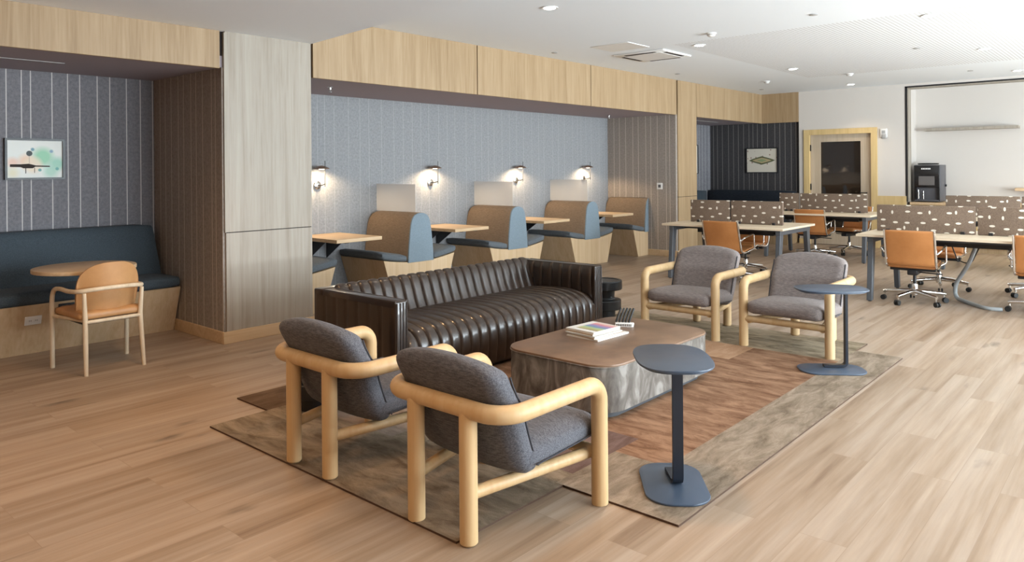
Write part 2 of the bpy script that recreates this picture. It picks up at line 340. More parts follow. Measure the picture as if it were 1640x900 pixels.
# ------------------------------------------------------------------ mesh helpers
class MB:
    """Collects shapes into one bmesh; build() links them as ONE mesh object."""
    def __init__(s): s.bm = bmesh.new()
    def _add(s, verts, faces, mi=0):
        vs = [s.bm.verts.new(v) for v in verts]; out = []
        for f in faces:
            try:
                fc = s.bm.faces.new([vs[i] for i in f]); fc.material_index = mi; out.append(fc)
            except ValueError: pass
        return vs, out
    def box(s, lo, hi, bev=0.0, seg=2, mi=0, mat=None):
        x0, y0, z0 = lo; x1, y1, z1 = hi
        v = [(x0,y0,z0),(x1,y0,z0),(x1,y1,z0),(x0,y1,z0),(x0,y0,z1),(x1,y0,z1),(x1,y1,z1),(x0,y1,z1)]
        vs, fs = s._add(v, [(0,3,2,1),(4,5,6,7),(0,1,5,4),(1,2,6,5),(2,3,7,6),(3,0,4,7)], mi)
        if bev > 0:
            es = list({e for f in fs for e in f.edges})
            r = bmesh.ops.bevel(s.bm, geom=es, offset=bev, segments=seg, profile=0.5, affect='EDGES')
            vs = list({v for f in r['faces'] for v in f.verts} | {v for v in vs if v.is_valid})
            for f in r['faces']: f.material_index = mi
        if mat:
            bmesh.ops.transform(s.bm, matrix=mat, verts=[v for v in vs if v.is_valid])
        return s
    def prism(s, poly, axis, a, b, bev=0.0, seg=2, mi=0, mat=None):
        """poly in the two other axes (cyclic order), extruded along AXIS from a to b."""
        def P(p, t):
            return {'x': (t, p[0], p[1]), 'y': (p[0], t, p[1]), 'z': (p[0], p[1], t)}[axis]
        n = len(poly)
        v = [P(p, a) for p in poly] + [P(p, b) for p in poly]
        fs = [tuple(range(n)), tuple(range(2*n-1, n-1, -1))] + [(i, i+n, (i+1) % n + n, (i+1) % n) for i in range(n)]
        vs, ff = s._add(v, fs, mi)
        bmesh.ops.recalc_face_normals(s.bm, faces=ff)
        if bev > 0:
            es = list({e for f in ff[:2] for e in f.edges})
            r = bmesh.ops.bevel(s.bm, geom=es, offset=bev, segments=seg, profile=0.5, affect='EDGES')
            for f in r['faces']: f.material_index = mi
            vs = list({v for f in r['faces'] for v in f.verts} | {v for v in vs if v.is_valid})
        if mat: bmesh.ops.transform(s.bm, matrix=mat, verts=[v for v in vs if v.is_valid])
        return s
    def lathe(s, prof, c=(0,0,0), seg=32, mi=0, axis='z'):
        rings = []
        for r, h in prof:
            ring = []
            for k in range(seg):
                a = 2*PI*k/seg
                p = (r*math.cos(a), r*math.sin(a), h)
                if axis == 'y': p = (p[0], p[2], p[1])
                if axis == 'x': p = (p[2], p[0], p[1])
                ring.append(s.bm.verts.new((c[0]+p[0], c[1]+p[1], c[2]+p[2])))
            rings.append(ring)
        ff = []
        for i in range(len(rings)-1):
            for k in range(seg):
                ff.append(s.bm.faces.new((rings[i][k], rings[i][(k+1)%seg], rings[i+1][(k+1)%seg], rings[i+1][k])))
        ff.append(s.bm.faces.new(rings[0][::-1])); ff.append(s.bm.faces.new(rings[-1]))
        for f in ff: f.material_index = mi
        bmesh.ops.recalc_face_normals(s.bm, faces=ff)
        return s
    def cyl(s, a, b, r, r2=None, seg=20, mi=0): return s.tube([a, b], r, seg, mi, r2=r2)
    def tube(s, pts, r, seg=14, mi=0, r2=None, flat=1.0, closed=False, up=None, dome=0.0):
        """Round (or flattened) tube along pts."""
        P = [Vector(p) for p in pts]; n = len(P); rings = []
        T = []
        for i in range(n):
            if closed: t = P[(i+1) % n] - P[i-1]
            elif i == 0: t = P[1] - P[0]
            elif i == n-1: t = P[-1] - P[-2]
            else: t = (P[i+1]-P[i]).normalized() + (P[i]-P[i-1]).normalized()
            T.append(t.normalized())
        ref = Vector(up) if up else (Vector((0,0,1)) if abs(T[0].z) < 0.9 else Vector((1,0,0)))
        nrm = (ref - T[0]*ref.dot(T[0])).normalized()
        for i in range(n):
            if i: nrm = (nrm - T[i]*nrm.dot(T[i])).normalized()
            bn = T[i].cross(nrm)
            rr = r if r2 is None else r + (r2 - r)*i/(n-1)
            if isinstance(r, (list, tuple)): rr = r[i]
            rings.append([s.bm.verts.new(P[i] + nrm*rr*flat*math.cos(2*PI*k/seg) + bn*rr*math.sin(2*PI*k/seg)) for k in range(seg)])
        ff = []
        m = n if closed else n-1
        for i in range(m):
            A, B = rings[i], rings[(i+1) % n]
            for k in range(seg): ff.append(s.bm.faces.new((A[k], A[(k+1)%seg], B[(k+1)%seg], B[k])))
        if not closed:
            ff.append(s.bm.faces.new(rings[0][::-1])); ff.append(s.bm.faces.new(rings[-1]))
        for f in ff: f.material_index = mi
        bmesh.ops.recalc_face_normals(s.bm, faces=ff)
        return s
    def grid(s, fn, nu, nv, closed_u=False, closed_v=False, mi=0, cap=False):
        g = [[s.bm.verts.new(fn(i/(nu if closed_u else nu-1), j/(nv if closed_v else nv-1))) for j in range(nv)] for i in range(nu)]
        ff = []
        for i in range(nu if closed_u else nu-1):
            for j in range(nv if closed_v else nv-1):
                ff.append(s.bm.faces.new((g[i][j], g[(i+1)%nu][j], g[(i+1)%nu][(j+1)%nv], g[i][(j+1)%nv])))
        if cap:
            ff.append(s.bm.faces.new(g[0][::-1])); ff.append(s.bm.faces.new(g[-1]))
        for f in ff: f.material_index = mi
        bmesh.ops.recalc_face_normals(s.bm, faces=ff)
        return s
    def cushion(s, size, r, crown=(0,0,0), n=10, xf=None, mi=0):
        """Rounded box centred on the origin, faces crowned outwards, optionally bent by xf(x,y,z)."""
        hx, hy, hz = [v/2 for v in size]; cx, cy, cz = crown
        b2 = bmesh.new(); bmesh.ops.create_cube(b2, size=2)
        bmesh.ops.subdivide_edges(b2, edges=b2.edges[:], cuts=n, use_grid_fill=True)
        vm = {}
        for v in b2.verts:
            u = Vector(v.co)
            p = Vector((u.x*hx, u.y*hy, u.z*hz))
            q = Vector((max(-hx+r, min(hx-r, p.x)), max(-hy+r, min(hy-r, p.y)), max(-hz+r, min(hz-r, p.z))))
            d = p - q
            if d.length > 1e-9:
                mm = max(abs(d.x), abs(d.y), abs(d.z)); p = q + d.normalized()*mm
            f = lambda a: max(0.0, 1-a*a)
            p.x += cx*u.x*f(u.y)*f(u.z)*1.0; p.y += cy*u.y*f(u.x)*f(u.z); p.z += cz*u.z*f(u.x)*f(u.y)
            if xf: p = Vector(xf(p.x, p.y, p.z))
            vm[v] = s.bm.verts.new(p)
        for f in b2.faces:
            nf = s.bm.faces.new([vm[v] for v in f.verts]); nf.material_index = mi
        b2.free()
        return s
    def build(s, name, mats, parent=None, smooth=True, angle=38, loc=None):
        me = bpy.data.meshes.new(name); s.bm.to_mesh(me); s.bm.free()
        for m in (mats if isinstance(mats, (list, tuple)) else [mats]): me.materials.append(m)
        if smooth and len(me.polygons):
            me.polygons.foreach_set('use_smooth', [True]*len(me.polygons))
            me.set_sharp_from_angle(angle=math.radians(angle))
        o = bpy.data.objects.new(name, me); COL.objects.link(o)
        if parent: o.parent = parent
        if loc: o.location = loc
        return o

def tag(o, label=None, cat=None, group=None, kind=None):
    if label: o['label'] = label
    if cat: o['category'] = cat
    if group: o['group'] = group
    if kind: o['kind'] = kind
    return o
def empty(name, loc=(0,0,0), rz=0.0, label=None, cat=None, group=None):
    o = bpy.data.objects.new(name, None); COL.objects.link(o)
    o.location = loc; o.rotation_euler = (0, 0, rz); o.empty_display_size = 0.1
    return tag(o, label, cat, group)
def struct(o, label=None):
    o['kind'] = 'structure'
    if label: o['label'] = label
    return o
def copy_tree(o, parent=None):
    kids = list(o.children)
    c = o.copy(); COL.objects.link(c)
    if parent: c.parent = parent
    for ch in kids: copy_tree(ch, c)
    return c
def place(src, loc, rz, label, first=False):
    o = src if first else copy_tree(src)
    o.location = loc; o.rotation_euler = (0, 0, rz); o['label'] = label
    return o

def fillet(pts, rad, n=7):
    """Polyline with its inner corners rounded; rad is one radius or one per inner corner."""
    P = [Vector(p) for p in pts]; out = [P[0]]
    for i in range(1, len(P)-1):
        r = rad[i-1] if isinstance(rad, (list, tuple)) else rad
        a = (P[i-1]-P[i]).normalized(); b = (P[i+1]-P[i]).normalized()
        ang = a.angle(b); d = r/math.tan(ang/2)
        p0 = P[i]+a*d; p1 = P[i]+b*d
        c = P[i] + (a+b).normalized()*(r/math.sin(ang/2))
        u = (p0-c); w = (p1-c); tot = u.angle(w)
        for k in range(n+1):
            t = k/n
            q = (u*math.sin((1-t)*tot) + w*math.sin(t*tot))/math.sin(tot)
            out.append(c+q)
    out.append(P[-1])
    return out
def rrect(w, d, r, n=6, cx=0, cy=0):
    out = []
    for sx, sy, a0 in ((1,1,0),(-1,1,PI/2),(-1,-1,PI),(1,-1,1.5*PI)):
        for k in range(n+1):
            a = a0 + PI/2*k/n
            out.append((cx+sx*(w/2-r)+r*math.cos(a), cy+sy*(d/2-r)+r*math.sin(a)))
    return out
def superellipse(w, d, p, n=48):
    out = []
    for k in range(n):
        a = 2*PI*k/n; c, s_ = math.cos(a), math.sin(a)
        out.append((w/2*math.copysign(abs(c)**(2/p), c), d/2*math.copysign(abs(s_)**(2/p), s_)))
    return out
def slab(name, lo, hi, mat, parent=None, bev=0.0, label=None):
    o = MB().box(lo, hi, bev).build(name, mat, parent)
    return o

# ------------------------------------------------------------------ the room
FY = 6.04        # plane of the wood fascia and columns
BW = 7.42        # back walls of the alcoves
CH, CL, SZ = 2.95, 2.69, 2.38   # high ceiling, low ceiling, alcove ceiling
SW = 11.0        # side wall of the booth alcove
XE = 14.48       # white end wall
struct(slab('floor', (-3.2, -4.2, -0.1), (16.4, 7.7, 0), M['floor']))
b = MB()
edge = [(3.70, -4.2), (3.75, 3.67), (3.87, 4.96), (3.99, 6.04), (3.99, 6.24)]
lowp = [(-3.2, -4.2)] + edge + [(-3.2, 6.24)]
b.prism(lowp, 'z', CL, CH + 0.2)
struct(b.build('ceiling', M['paint'], smooth=False), 'lower flat white ceiling over the left side of the lounge')
hi = [(3.70, -4.2), (7.82, -4.2), (7.82, 4.35), (12.3, 4.35), (12.3, -4.2), (15.4, -4.2), (15.4, 6.24), (3.99, 6.24), (3.99, 6.04), (3.87, 4.96), (3.75, 3.67)]
struct(MB().prism(hi, 'z', CH, CH + 0.2).build('ceiling', M['paint'], smooth=False), 'higher plain white ceiling')
struct(slab('ceiling', (7.82, -4.2, CH), (12.3, 4.35, CH + 0.2), M['perf']), 'perforated white acoustic ceiling field')

# alcove ceilings
struct(slab('ceiling', (-3.2, FY + 0.03, SZ), (3.12, BW + 0.1, SZ + 0.1), M['soffit']), 'dark ceiling of the left alcove')
struct(slab('ceiling', (4.0, FY + 0.03, SZ), (SW, BW + 0.1, SZ + 0.1), M['soffit']), 'dark ceiling of the booth alcove')
struct(slab('ceiling', (11.7, FY + 0.03, SZ), (14.6, BW + 0.1, SZ + 0.1), M['soffit']), 'dark ceiling of the far alcove')
struct(slab('ceiling', (14.481, 5.3, SZ), (14.56, FY + 0.03, SZ + 0.1), M['soffit']))
# alcove back and side walls
struct(slab('wall_left', (-3.2, BW, 0), (3.099, BW + 0.1, SZ), M['felt_x']), 'dark striped felt back wall of the left alcove')
struct(slab('wall_left', (3.98, BW, 0), (SW + 0.1, BW + 0.1, SZ), M['felt_x2']), 'light grey striped felt wall behind the booths')
struct(slab('wall_left', (11.6, 7.2, 0), (14.65, 7.3, SZ), M['felt_x']), 'grey striped felt back wall of the far alcove')
struct(slab('wall_left', (14.55, 5.28, 0), (14.65, 7.2, SZ), M['felt_y2']), 'black striped felt side wall of the far alcove')
struct(slab('wall_left', (3.10, FY + 0.02, 0), (3.12, BW + 0.1, SZ), M['felt_y']), 'brown striped felt side of the near column')
struct(slab('wall_left', (SW, FY + 0.02, 0), (SW + 0.04, BW, SZ), M['felt_y']), 'brown striped felt side wall beyond the last booth')
# columns: oak panels over oak panels, with a shadow joint
def column(x0, x1, top, joint, mat, label):
    b = MB()
    b.box((x0, FY, 0.105), (x1, BW + 0.05, joint - 0.004)); b.box((x0 + 0.005, FY + 0.006, joint - 0.004), (x1 - 0.005, BW, joint + 0.004), mi=1)
    b.box((x0, FY, joint + 0.004), (x1, BW + 0.05, top))
    struct(b.build('column', [mat, M['gap']], smooth=False), label)
column(3.121, 3.975, CL, 0.955, M['oak_pale'], 'broad pale oak clad column between the alcoves')
column(SW + 0.041, 11.69, CH, 1.0, M['oak_v'], 'narrow oak clad column beyond the booths')
struct(slab('trim_1', (3.112, FY, 0.955), (3.121, FY + 0.03, 2.68), M['oak_pale']), 'pale edge strip of the near column')
# fascia panels
def fascia(x0, x1, z0, z1, label, mat='oak_v'):
    struct(MB().box((x0, FY, z0), (x1, FY + 0.035, z1), 0.002, 1).build('trim_2', M[mat]), label)
fascia(-3.2, 3.075, SZ - 0.012, CL, 'oak fascia over the left alcove')
fascia(4.0, 6.235, SZ - 0.012, CH, 'first oak fascia panel over the booths')
fascia(6.25, 8.54, SZ - 0.012, CH, 'second oak fascia panel over the booths')
fascia(8.555, SW - 0.01, SZ - 0.012, CH, 'third oak fascia panel over the booths')
fascia(11.70, 13.99, SZ - 0.012, CH, 'oak fascia over the far alcove')
fascia(14.0, XE, SZ - 0.012, CH, 'short oak fascia panel in the far corner')
struct(slab('trim_3', (3.0, FY + 0.036, SZ), (14.6, FY + 0.06, CH), M['gap']), 'dark backing behind the fascia joints')
struct(slab('trim_4', (XE, 5.30, SZ - 0.012), (XE + 0.04, FY + 0.035, CH), M['oak_v']), 'oak fascia returning to the white wall')
# ceiling slot lines in alcoves
struct(slab('trim_5', (0.6, 6.72, SZ - 0.004), (2.1, 6.75, SZ), M['grey_plastic']), 'thin pale slot in the left alcove ceiling')
struct(slab('trim_6', (12.1, 6.55, SZ - 0.004), (13.6, 6.60, SZ), M['grey_plastic']), 'thin pale slot in the far alcove ceiling')
# baseboards
def base(name, lo, hi): struct(MB().box(lo, hi, 0.003, 1).build(name, M['oak_h']))
base('baseboard_left', (3.085, FY - 0.014, 0), (3.99, FY, 0.105))
base('baseboard_left', (3.085, FY, 0), (3.10, BW, 0.105))
base('baseboard_left', (SW - 0.014, FY, 0), (SW, BW, 0.105))
base('baseboard_left', (SW - 0.014, FY - 0.014, 0), (11.70, FY, 0.105))
base('baseboard_left', (3.98, BW - 0.014, 0), (SW - 0.014, BW, 0.10))

# end wall (white), with the door and the open coffee bay
struct(slab('wall_end', (XE, 5.10, 0), (XE + 0.12, 5.30, CH), M['wall_white']), 'white wall strip left of the door')
struct(slab('wall_end', (XE, 3.98, 2.20), (XE + 0.12, 5.10, CH), M['wall_white']), 'white wall over the door')
struct(slab('wall_end', (XE, 3.42, 0), (XE + 0.12, 3.98, CH), M['wall_white']), 'white wall between the door and the coffee bay')
struct(slab('wall_end', (XE, -4.2, 2.905), (XE + 0.12, 3.42, CH), M['wall_white']), 'white lintel over the coffee bay')
struct(slab('wall_end', (XE + 0.12, 5.28, 0), (XE + 0.2, 5.30, SZ), M['wall_white']))
struct(slab('wall_end', (15.25, -4.2, 0), (15.4, 3.46, CH), M['wall_white']), 'white back wall of the coffee bay')
struct(slab('wall_end', (XE + 0.12, 3.42, 0), (15.25, 3.54, CH), M['wall_white']), 'white side of the coffee bay')
b = MB(); b.box((XE - 0.006, 3.385, 0.85), (XE + 0.012, 3.419, 2.904)); b.box((XE - 0.006, -4.2, 2.880), (XE + 0.012, 3.419, 2.904))
struct(b.build('trim_7', M['black'], smooth=False), 'thin black track round the coffee bay')
b = MB(); b.box((XE + 0.012, 3.37, 0.85), (XE + 0.2, 3.419, 2.904)); b.box((XE + 0.012, -4.2, 2.86), (XE + 0.2, 3.37, 2.904))
struct(b.build('trim_8', M['oak_pale'], smooth=False), 'pale oak lining of the coffee bay')
struct(slab('trim_9', (XE - 0.025, 3.405, 0), (XE, 3.88, 0.95), M['oak_yellow']), 'yellow oak wainscot beside the door')
struct(slab('trim_9', (XE - 0.025, 5.20, 0), (XE, 5.30, 0.10), M['oak_yellow']))
b = MB()
b.box((XE - 0.03, 3.88, 0), (XE + 0.06, 3.985, 2.20)); b.box((XE - 0.03, 5.095, 0), (XE + 0.06, 5.20, 2.20)); b.box((XE - 0.03, 3.985, 2.10), (XE + 0.06, 5.095, 2.20))
struct(b.build('trim_10', M['oak_yellow'], smooth=False), 'yellow oak door frame')
door = empty('door_1', (XE + 0.03, 4.54, 0)); struct(door, 'glazed timber door in the white wall')
b = MB(); b.box((0, -0.55, 0.01), (0.045, -0.36, 2.10)); b.box((0, 0.36, 0.01), (0.045, 0.55, 2.10)); b.box((0, -0.36, 1.96), (0.045, 0.36, 2.10)); b.box((0, -0.36, 0.01), (0.045, 0.36, 0.25))
b.build('door_leaf', M['oak_door'], door)
MB().box((0.018, -0.36, 0.25), (0.028, 0.36, 1.96)).build('door_glass', M['door_glass'], door)
for z in (0.3, 1.1, 1.85):
    MB().box((-0.022, 0.535, z - 0.06), (0.0, 0.56, z + 0.06), 0.003).build('hinge', M['black'], door)
MB().cyl((-0.02, -0.47, 1.0), (-0.05, -0.47, 1.0), 0.012).cyl((-0.05, -0.47, 1.0), (-0.05, -0.36, 1.0), 0.009).build('door_handle', M['black'], door)
struct(slab('wall_end', (15.3, 3.54, 0), (15.4, 5.6, CH), M['dark_room']), 'dim wall of the room behind the door')

# walls behind the camera and the window wall
struct(slab('wall_back', (-3.3, -4.2, 0), (-3.2, 7.6, CL + 0.1), M['oak_amber']), 'oak panelled wall behind the camera')
b = MB(); xs = [-3.2] + [v for p in WIN for v in p] + [15.4]
for i in range(0, len(xs), 2): b.box((xs[i], WALL_S - 0.12, 0), (xs[i+1], WALL_S, CH))
for a, c in WIN: b.box((a, WALL_S - 0.12, 0), (c, WALL_S, 0.35)); b.box((a, WALL_S - 0.12, 2.72), (c, WALL_S, CH))
struct(b.build('wall_window_side', M['wall_white'], smooth=False), 'white wall with tall windows')
for i, (a, c) in enumerate(WIN):
    w = empty('window_%d' % (i + 1), ((a + c) / 2, WALL_S - 0.06, 0.35)); struct(w)
    h = (c - a) / 2; b = MB()
    for x in (-h, -0.03, h - 0.06): b.box((x, -0.03, 0), (x + 0.06, 0.03, 2.37))
    for z in (0, 2.31): b.box((-h, -0.03, z), (h, 0.03, z + 0.06))
    b.build('window_frame', M['black'], w)
    MB().box((-h + 0.05, -0.004, 0.05), (h - 0.05, 0.004, 2.32)).build('window_pane', M['clear'], w)

# ------------------------------------------------------------------ rug
def make_rug():
    base_r = (2.03, 2.10, 6.53, 4.14)
    rects = [  # x0, y0, x1, y1, material slot; later ones win
        (2.03, 2.10, 6.53, 4.14, 0),
        (2.40, 4.14, 6.00, 4.52, 1),
        (2.72, 1.50, 6.22, 2.14, 2),
        (3.22, 1.84, 5.85, 2.60, 3),
        (2.85, 2.14, 3.45, 3.10, 4),
        (3.45, 2.35, 5.33, 4.14, 3),
        (5.33, 2.50, 5.80, 3.40, 5),
        (5.80, 1.84, 6.53, 4.10, 6),
        (2.60, 3.20, 3.60, 4.14, 7),
    ]
    X = sorted({v for r in rects for v in (r[0], r[2])}); Y = sorted({v for r in rects for v in (r[1], r[3])})
    b = MB(); vt = {}; T = 0.010
    def V(i, j, z):
        if (i, j, z) not in vt: vt[(i, j, z)] = b.bm.verts.new((X[i], Y[j], z))
        return vt[(i, j, z)]
    cell = {}
    for i in range(len(X)-1):
        for j in range(len(Y)-1):
            cx, cy = (X[i]+X[i+1])/2, (Y[j]+Y[j+1])/2
            for r in rects:
                if r[0] < cx < r[2] and r[1] < cy < r[3]: cell[(i, j)] = r[4]
    for (i, j), m in cell.items():
        f = b.bm.faces.new((V(i,j,T), V(i+1,j,T), V(i+1,j+1,T), V(i,j+1,T))); f.material_index = m
        f = b.bm.faces.new((V(i,j,0.001), V(i,j+1,0.001), V(i+1,j+1,0.001), V(i+1,j,0.001))); f.material_index = m
        for (di, dj, p, q) in ((0,-1,(i,j),(i+1,j)), (1,0,(i+1,j),(i+1,j+1)), (0,1,(i+1,j+1),(i,j+1)), (-1,0,(i,j+1),(i,j))):
            if (i+di, j+dj) not in cell:
                f = b.bm.faces.new((V(*p,0.001), V(*q,0.001), V(*q,T), V(*p,T))); f.material_index = 8
    mats = [rug_mat('rug_taupe', (0.125, 0.088, 0.056), (0.30, 0.235, 0.168), 'y'),
            rug_mat('rug_dark_umber', (0.10, 0.064, 0.040), (0.16, 0.108, 0.072), 'x'),
            rug_mat('rug_beige', (0.15, 0.11, 0.074), (0.33, 0.26, 0.195), 'x'),
            rug_mat('rug_russet', (0.13, 0.062, 0.032), (0.33, 0.195, 0.12), 'y'),
            rug_mat('rug_plum_brown', (0.105, 0.062, 0.050), (0.175, 0.115, 0.098), 'x'),
            rug_mat('rug_apricot', (0.32, 0.185, 0.105), (0.43, 0.27, 0.17), 'x'),
            rug_mat('rug_moss_grey', (0.14, 0.108, 0.068), (0.38, 0.31, 0.22), 'y'),
            rug_mat('rug_dusty_brown', (0.19, 0.135, 0.10), (0.33, 0.255, 0.205), 'y'),
            plain('rug_edge_brown', (0.07, 0.035, 0.02), 0.9)]
    return tag(b.build('rug', mats, smooth=False), 'patchwork rug of brown, russet and beige blocks under the lounge seating', 'rug')
make_rug()

# ------------------------------------------------------------------ sofa
def make_sofa():
    W, D, H, T = 2.33, 0.92, 0.622, 0.105
    root = empty('sofa', (3.05 + W/2, 4.16, 0.0105), 0, 'long dark brown leather sofa with upright channel stitching', 'sofa')
    w, d = W/2, D/2
    def flute(t, n, depth=0.016):
        u = (t*n) % 1.0; return depth*(1 - abs(2*u-1)**5)
    # outer shell: two arms and a back, rounded
    MB().box((-w, d-T, 0.03), (w, d, H), 0.012, 3).build('back_shell', M['brown_leather'], root)
    for s in (-1, 1):
        x0, x1 = (-w, -w+T) if s < 0 else (w-T, w)
        a = MB().box((x0, -d, 0.03), (x1, d-T, H), 0.012, 3).build('arm', M['brown_leather'], root)
        p = MB()
        for x in (x0+0.012, (x0+x1)/2-0.012, (x0+x1)/2+0.012, x1-0.012):
            p.tube([(x, -d-0.001, 0.04), (x, -d-0.001, H-0.012)], 0.0055, 8)
        for x in (x0+0.006, x1-0.006):
            p.tube([(x, -d+0.004, H-0.002), (x, d-T, H-0.002)], 0.0045, 8)
        p.build('piping', M['brown_leather'], a)
        # faint vertical channels outside, full ones inside
        xo = -w-0.001 if s < 0 else w+0.001
        n = 7; N = n*8+1
        def fo(u, v):
            y = -d+0.02 + (2*d-0.04)*u
            return (xo + s*(flute(u, n, 0.006)-0.001), y, 0.05 + (H-0.09)*v)
        MB().grid(fo, N, 2).build('outer_channels', M['brown_leather'], a)
        xi = -w+T if s < 0 else w-T
        n2 = 7; N2 = n2*10+1
        def fi(u, v):
            y = -d+0.03 + (2*d-T-0.05)*u
            bul = 0.035*math.sin(PI*min(max(v, 0), 1))**0.5
            return (xi - s*(bul*0.6 + flute(u, n2, 0.014)*min(1, 4*v*(1-v)+0.25)), y, 0.34 + (H-0.002-0.34)*v)
        MB().grid(fi, N2, 10).build('inner_channels', M['brown_leather'], a)
    xa, xb = -w+T, w-T
    n = 22; N = n*10+1
    # back cushion: leans from the shell top down to the seat
    prof = [(d-T+0.012, H-0.01), (d-T-0.005, H+0.004), (d-T-0.035, H-0.008), (d-T-0.06, H-0.05), (d-T-0.085, H-0.12), (d-T-0.115, H-0.2), (d-T-0.15, H-0.27), (d-T-0.155, 0.33), (d-T-0.13, 0.30)]
    def curve(prof, t):
        k = t*(len(prof)-1); i = min(int(k), len(prof)-2); f = k-i
        p0 = prof[max(i-1, 0)]; p1 = prof[i]; p2 = prof[i+1]; p3 = prof[min(i+2, len(prof)-1)]
        def cr(a, b_, c, e): return 0.5*((2*b_)+(-a+c)*f+(2*a-5*b_+4*c-e)*f*f+(-a+3*b_-3*c+e)*f**3)
        return cr(p0[0], p1[0], p2[0], p3[0]), cr(p0[1], p1[1], p2[1], p3[1])
    def swept_to(prof, depth, sgn):
        def f(u, v):
            y, z = curve(prof, v); y2, z2 = curve(prof, min(v+0.01, 1)); y1, z1 = curve(prof, max(v-0.01, 0))
            ty, tz = y2-y1, z2-z1; L = math.hypot(ty, tz) or 1
            k = flute(u, n, depth)*min(1, 8*v*(1-v)+0.1)*sgn
            endk = 1.0
            return (xa + (xb-xa)*u, y + tz/L*k, z - ty/L*k)
        return f
    MB().grid(swept_to(prof, 0.022, 1), N, 26).build('back_cushion', M['brown_leather'], root)
    sp = [(d-T-0.10, 0.33), (d-T-0.13, 0.365), (0.12, 0.392), (-0.10, 0.405), (-0.27, 0.40), (-0.38, 0.375), (-0.435, 0.325), (-0.452, 0.26), (-0.452, 0.16), (-0.445, 0.05)]
    def seatf(u, v):
        x, y, z = swept_to(sp, 0.022, 1)(u, v)
        e = min(u, 1-u)
        z -= 0.05*math.exp(-e*60)*(1 if v < 0.7 else 0)     # dips where it meets the arms
        return (x, y, z)
    MB().grid(seatf, N, 34).build('seat_cushion', M['brown_leather'], root)
    MB().box((xa, -0.43, 0.03), (xb, d-T, 0.30)).build('seat_base', M['brown_leather'], root)
    for sx in (-1, 1):
        for sy in (-1, 1):
            MB().lathe([(0.03, 0), (0.035, 0.035)], (sx*(w-0.08), sy*(d-0.08), 0.0), 16).build('foot', M['rubber'], root)
    return root
make_sofa()

# ------------------------------------------------------------------ lounge armchairs
def make_armchair(fab, mark):
    root = empty('lounge_armchair', (0, 0, 0)); root['category'] = 'armchair'; root['group'] = mark
    R = 0.037; hw = 0.345; D = 0.63; zr = 0.532
    front = D; ya = hw
    arm = fillet([(front, -ya, 0.0), (front, -ya, zr), (0.0, -ya, zr), (0.0, ya, zr), (front, ya, zr), (front, ya, 0.0)], [0.075, 0.12, 0.12, 0.075], 9)
    rf = MB().tube(arm, R, 20).build('arm_frame', M['maple'], root)
    for s in (-1, 1):
        MB().lathe([(R*0.8, 0.0), (R, 0.008), (R, zr-0.01)], (0, s*0.155, 0), 20).build('leg', M['maple'], root)
        MB().tube([(0.0, s*0.155, 0.195), (front+0.012, s*0.155*1.9, 0.215)], 0.026, 14).build('side_rail', M['maple'], root)
    MB().tube([(front, -ya, 0.225), (front, ya, 0.225)], 0.028, 14).build('front_rail', M['maple'], root)
    # seat: thick pad, front high, sinking to the back
    L0, L1 = 0.03, 0.70
    def sx(x, y, z):
        u = (x+0.31)/0.62          # 0 back .. 1 front
        zc = 0.305 + 0.022*u
        z2 = zc + (z if z > 0 else max(z, -0.052))
        return (0.16 + 0.525*u, y, z2)
    seat = MB().cushion((0.62, 0.60, 0.115), 0.048, (0.02, 0.012, 0.025), 12, sx).build('seat_cushion', M[fab], root, angle=60)
    # backrest: wraps down to the seat and leans over the rail
    KC = [(0.235, 0.215), (0.30, 0.175), (0.38, 0.140), (0.46, 0.112), (0.54, 0.092), (0.60, 0.058), (0.66, 0.030), (0.74, 0.005)]
    def cx_at(z):
        for (za, xa), (zb, xb) in zip(KC, KC[1:]):
            if z <= zb: return xa + (xb-xa)*(z-za)/(zb-za)
        return KC[-1][1]
    def bx(x, y, z):
        v = (z+0.25)/0.50          # 0 bottom .. 1 top
        zz = 0.238 + 0.490*v
        arch = 0.040*(abs(y)/0.30)**2.4*max(0, v-0.5)/0.5
        xx = cx_at(zz) + x*(0.92 + 0.1*v)
        xx += 0.035*(abs(y)/0.31)**2.5
        return (xx, y*(1.0-0.05*max(0, 0.3-v)), zz-arch)
    back = MB().cushion((0.120, 0.60, 0.50), 0.048, (0.010, 0.008, 0.008), 20, bx).build('backrest_cushion', M[fab], root, angle=60)
    # piping along the side of the pads
    def pp(s):
        pts = []
        for k in range(22):
            v = 0.06 + 0.88*k/21
            z = v*0.50-0.25
            x, y, zz = bx(0.040, s*0.2995, z); pts.append((x, y + s*0.0, zz))
        return pts
    for s in (-1, 1):
        MB().tube(pp(s), 0.004, 6).build('piping', M['piping'], back)
        pts = [sx(-0.22 + 0.48*k/10, s*0.311, -0.028) for k in range(11)]
        MB().tube(pts, 0.0035, 6).build('piping', M['piping'], seat)
    return root
ac = make_armchair('grey_tweed', 'armchairs with their backs to the camera')
ac.location = (2.06, 2.215, 0.003); ac['label'] = 'nearest armchair, seen from behind, charcoal cushions in a tubular maple frame'
o = place(ac, (2.06, 3.15, 0.0105), 0, 'charcoal armchair seen from behind, between the nearest armchair and the sofa arm')
ac2 = make_armchair('grey_linen', 'armchairs facing the camera')
ac2.location = (6.47, 2.26, 0.0105); ac2.rotation_euler = (0, 0, PI); ac2['label'] = 'warm grey armchair facing the camera, right behind the slate side table'
place(ac2, (6.47, 3.20, 0.0105), PI, 'warm grey armchair facing the camera, the one nearer the sofa and black stool')

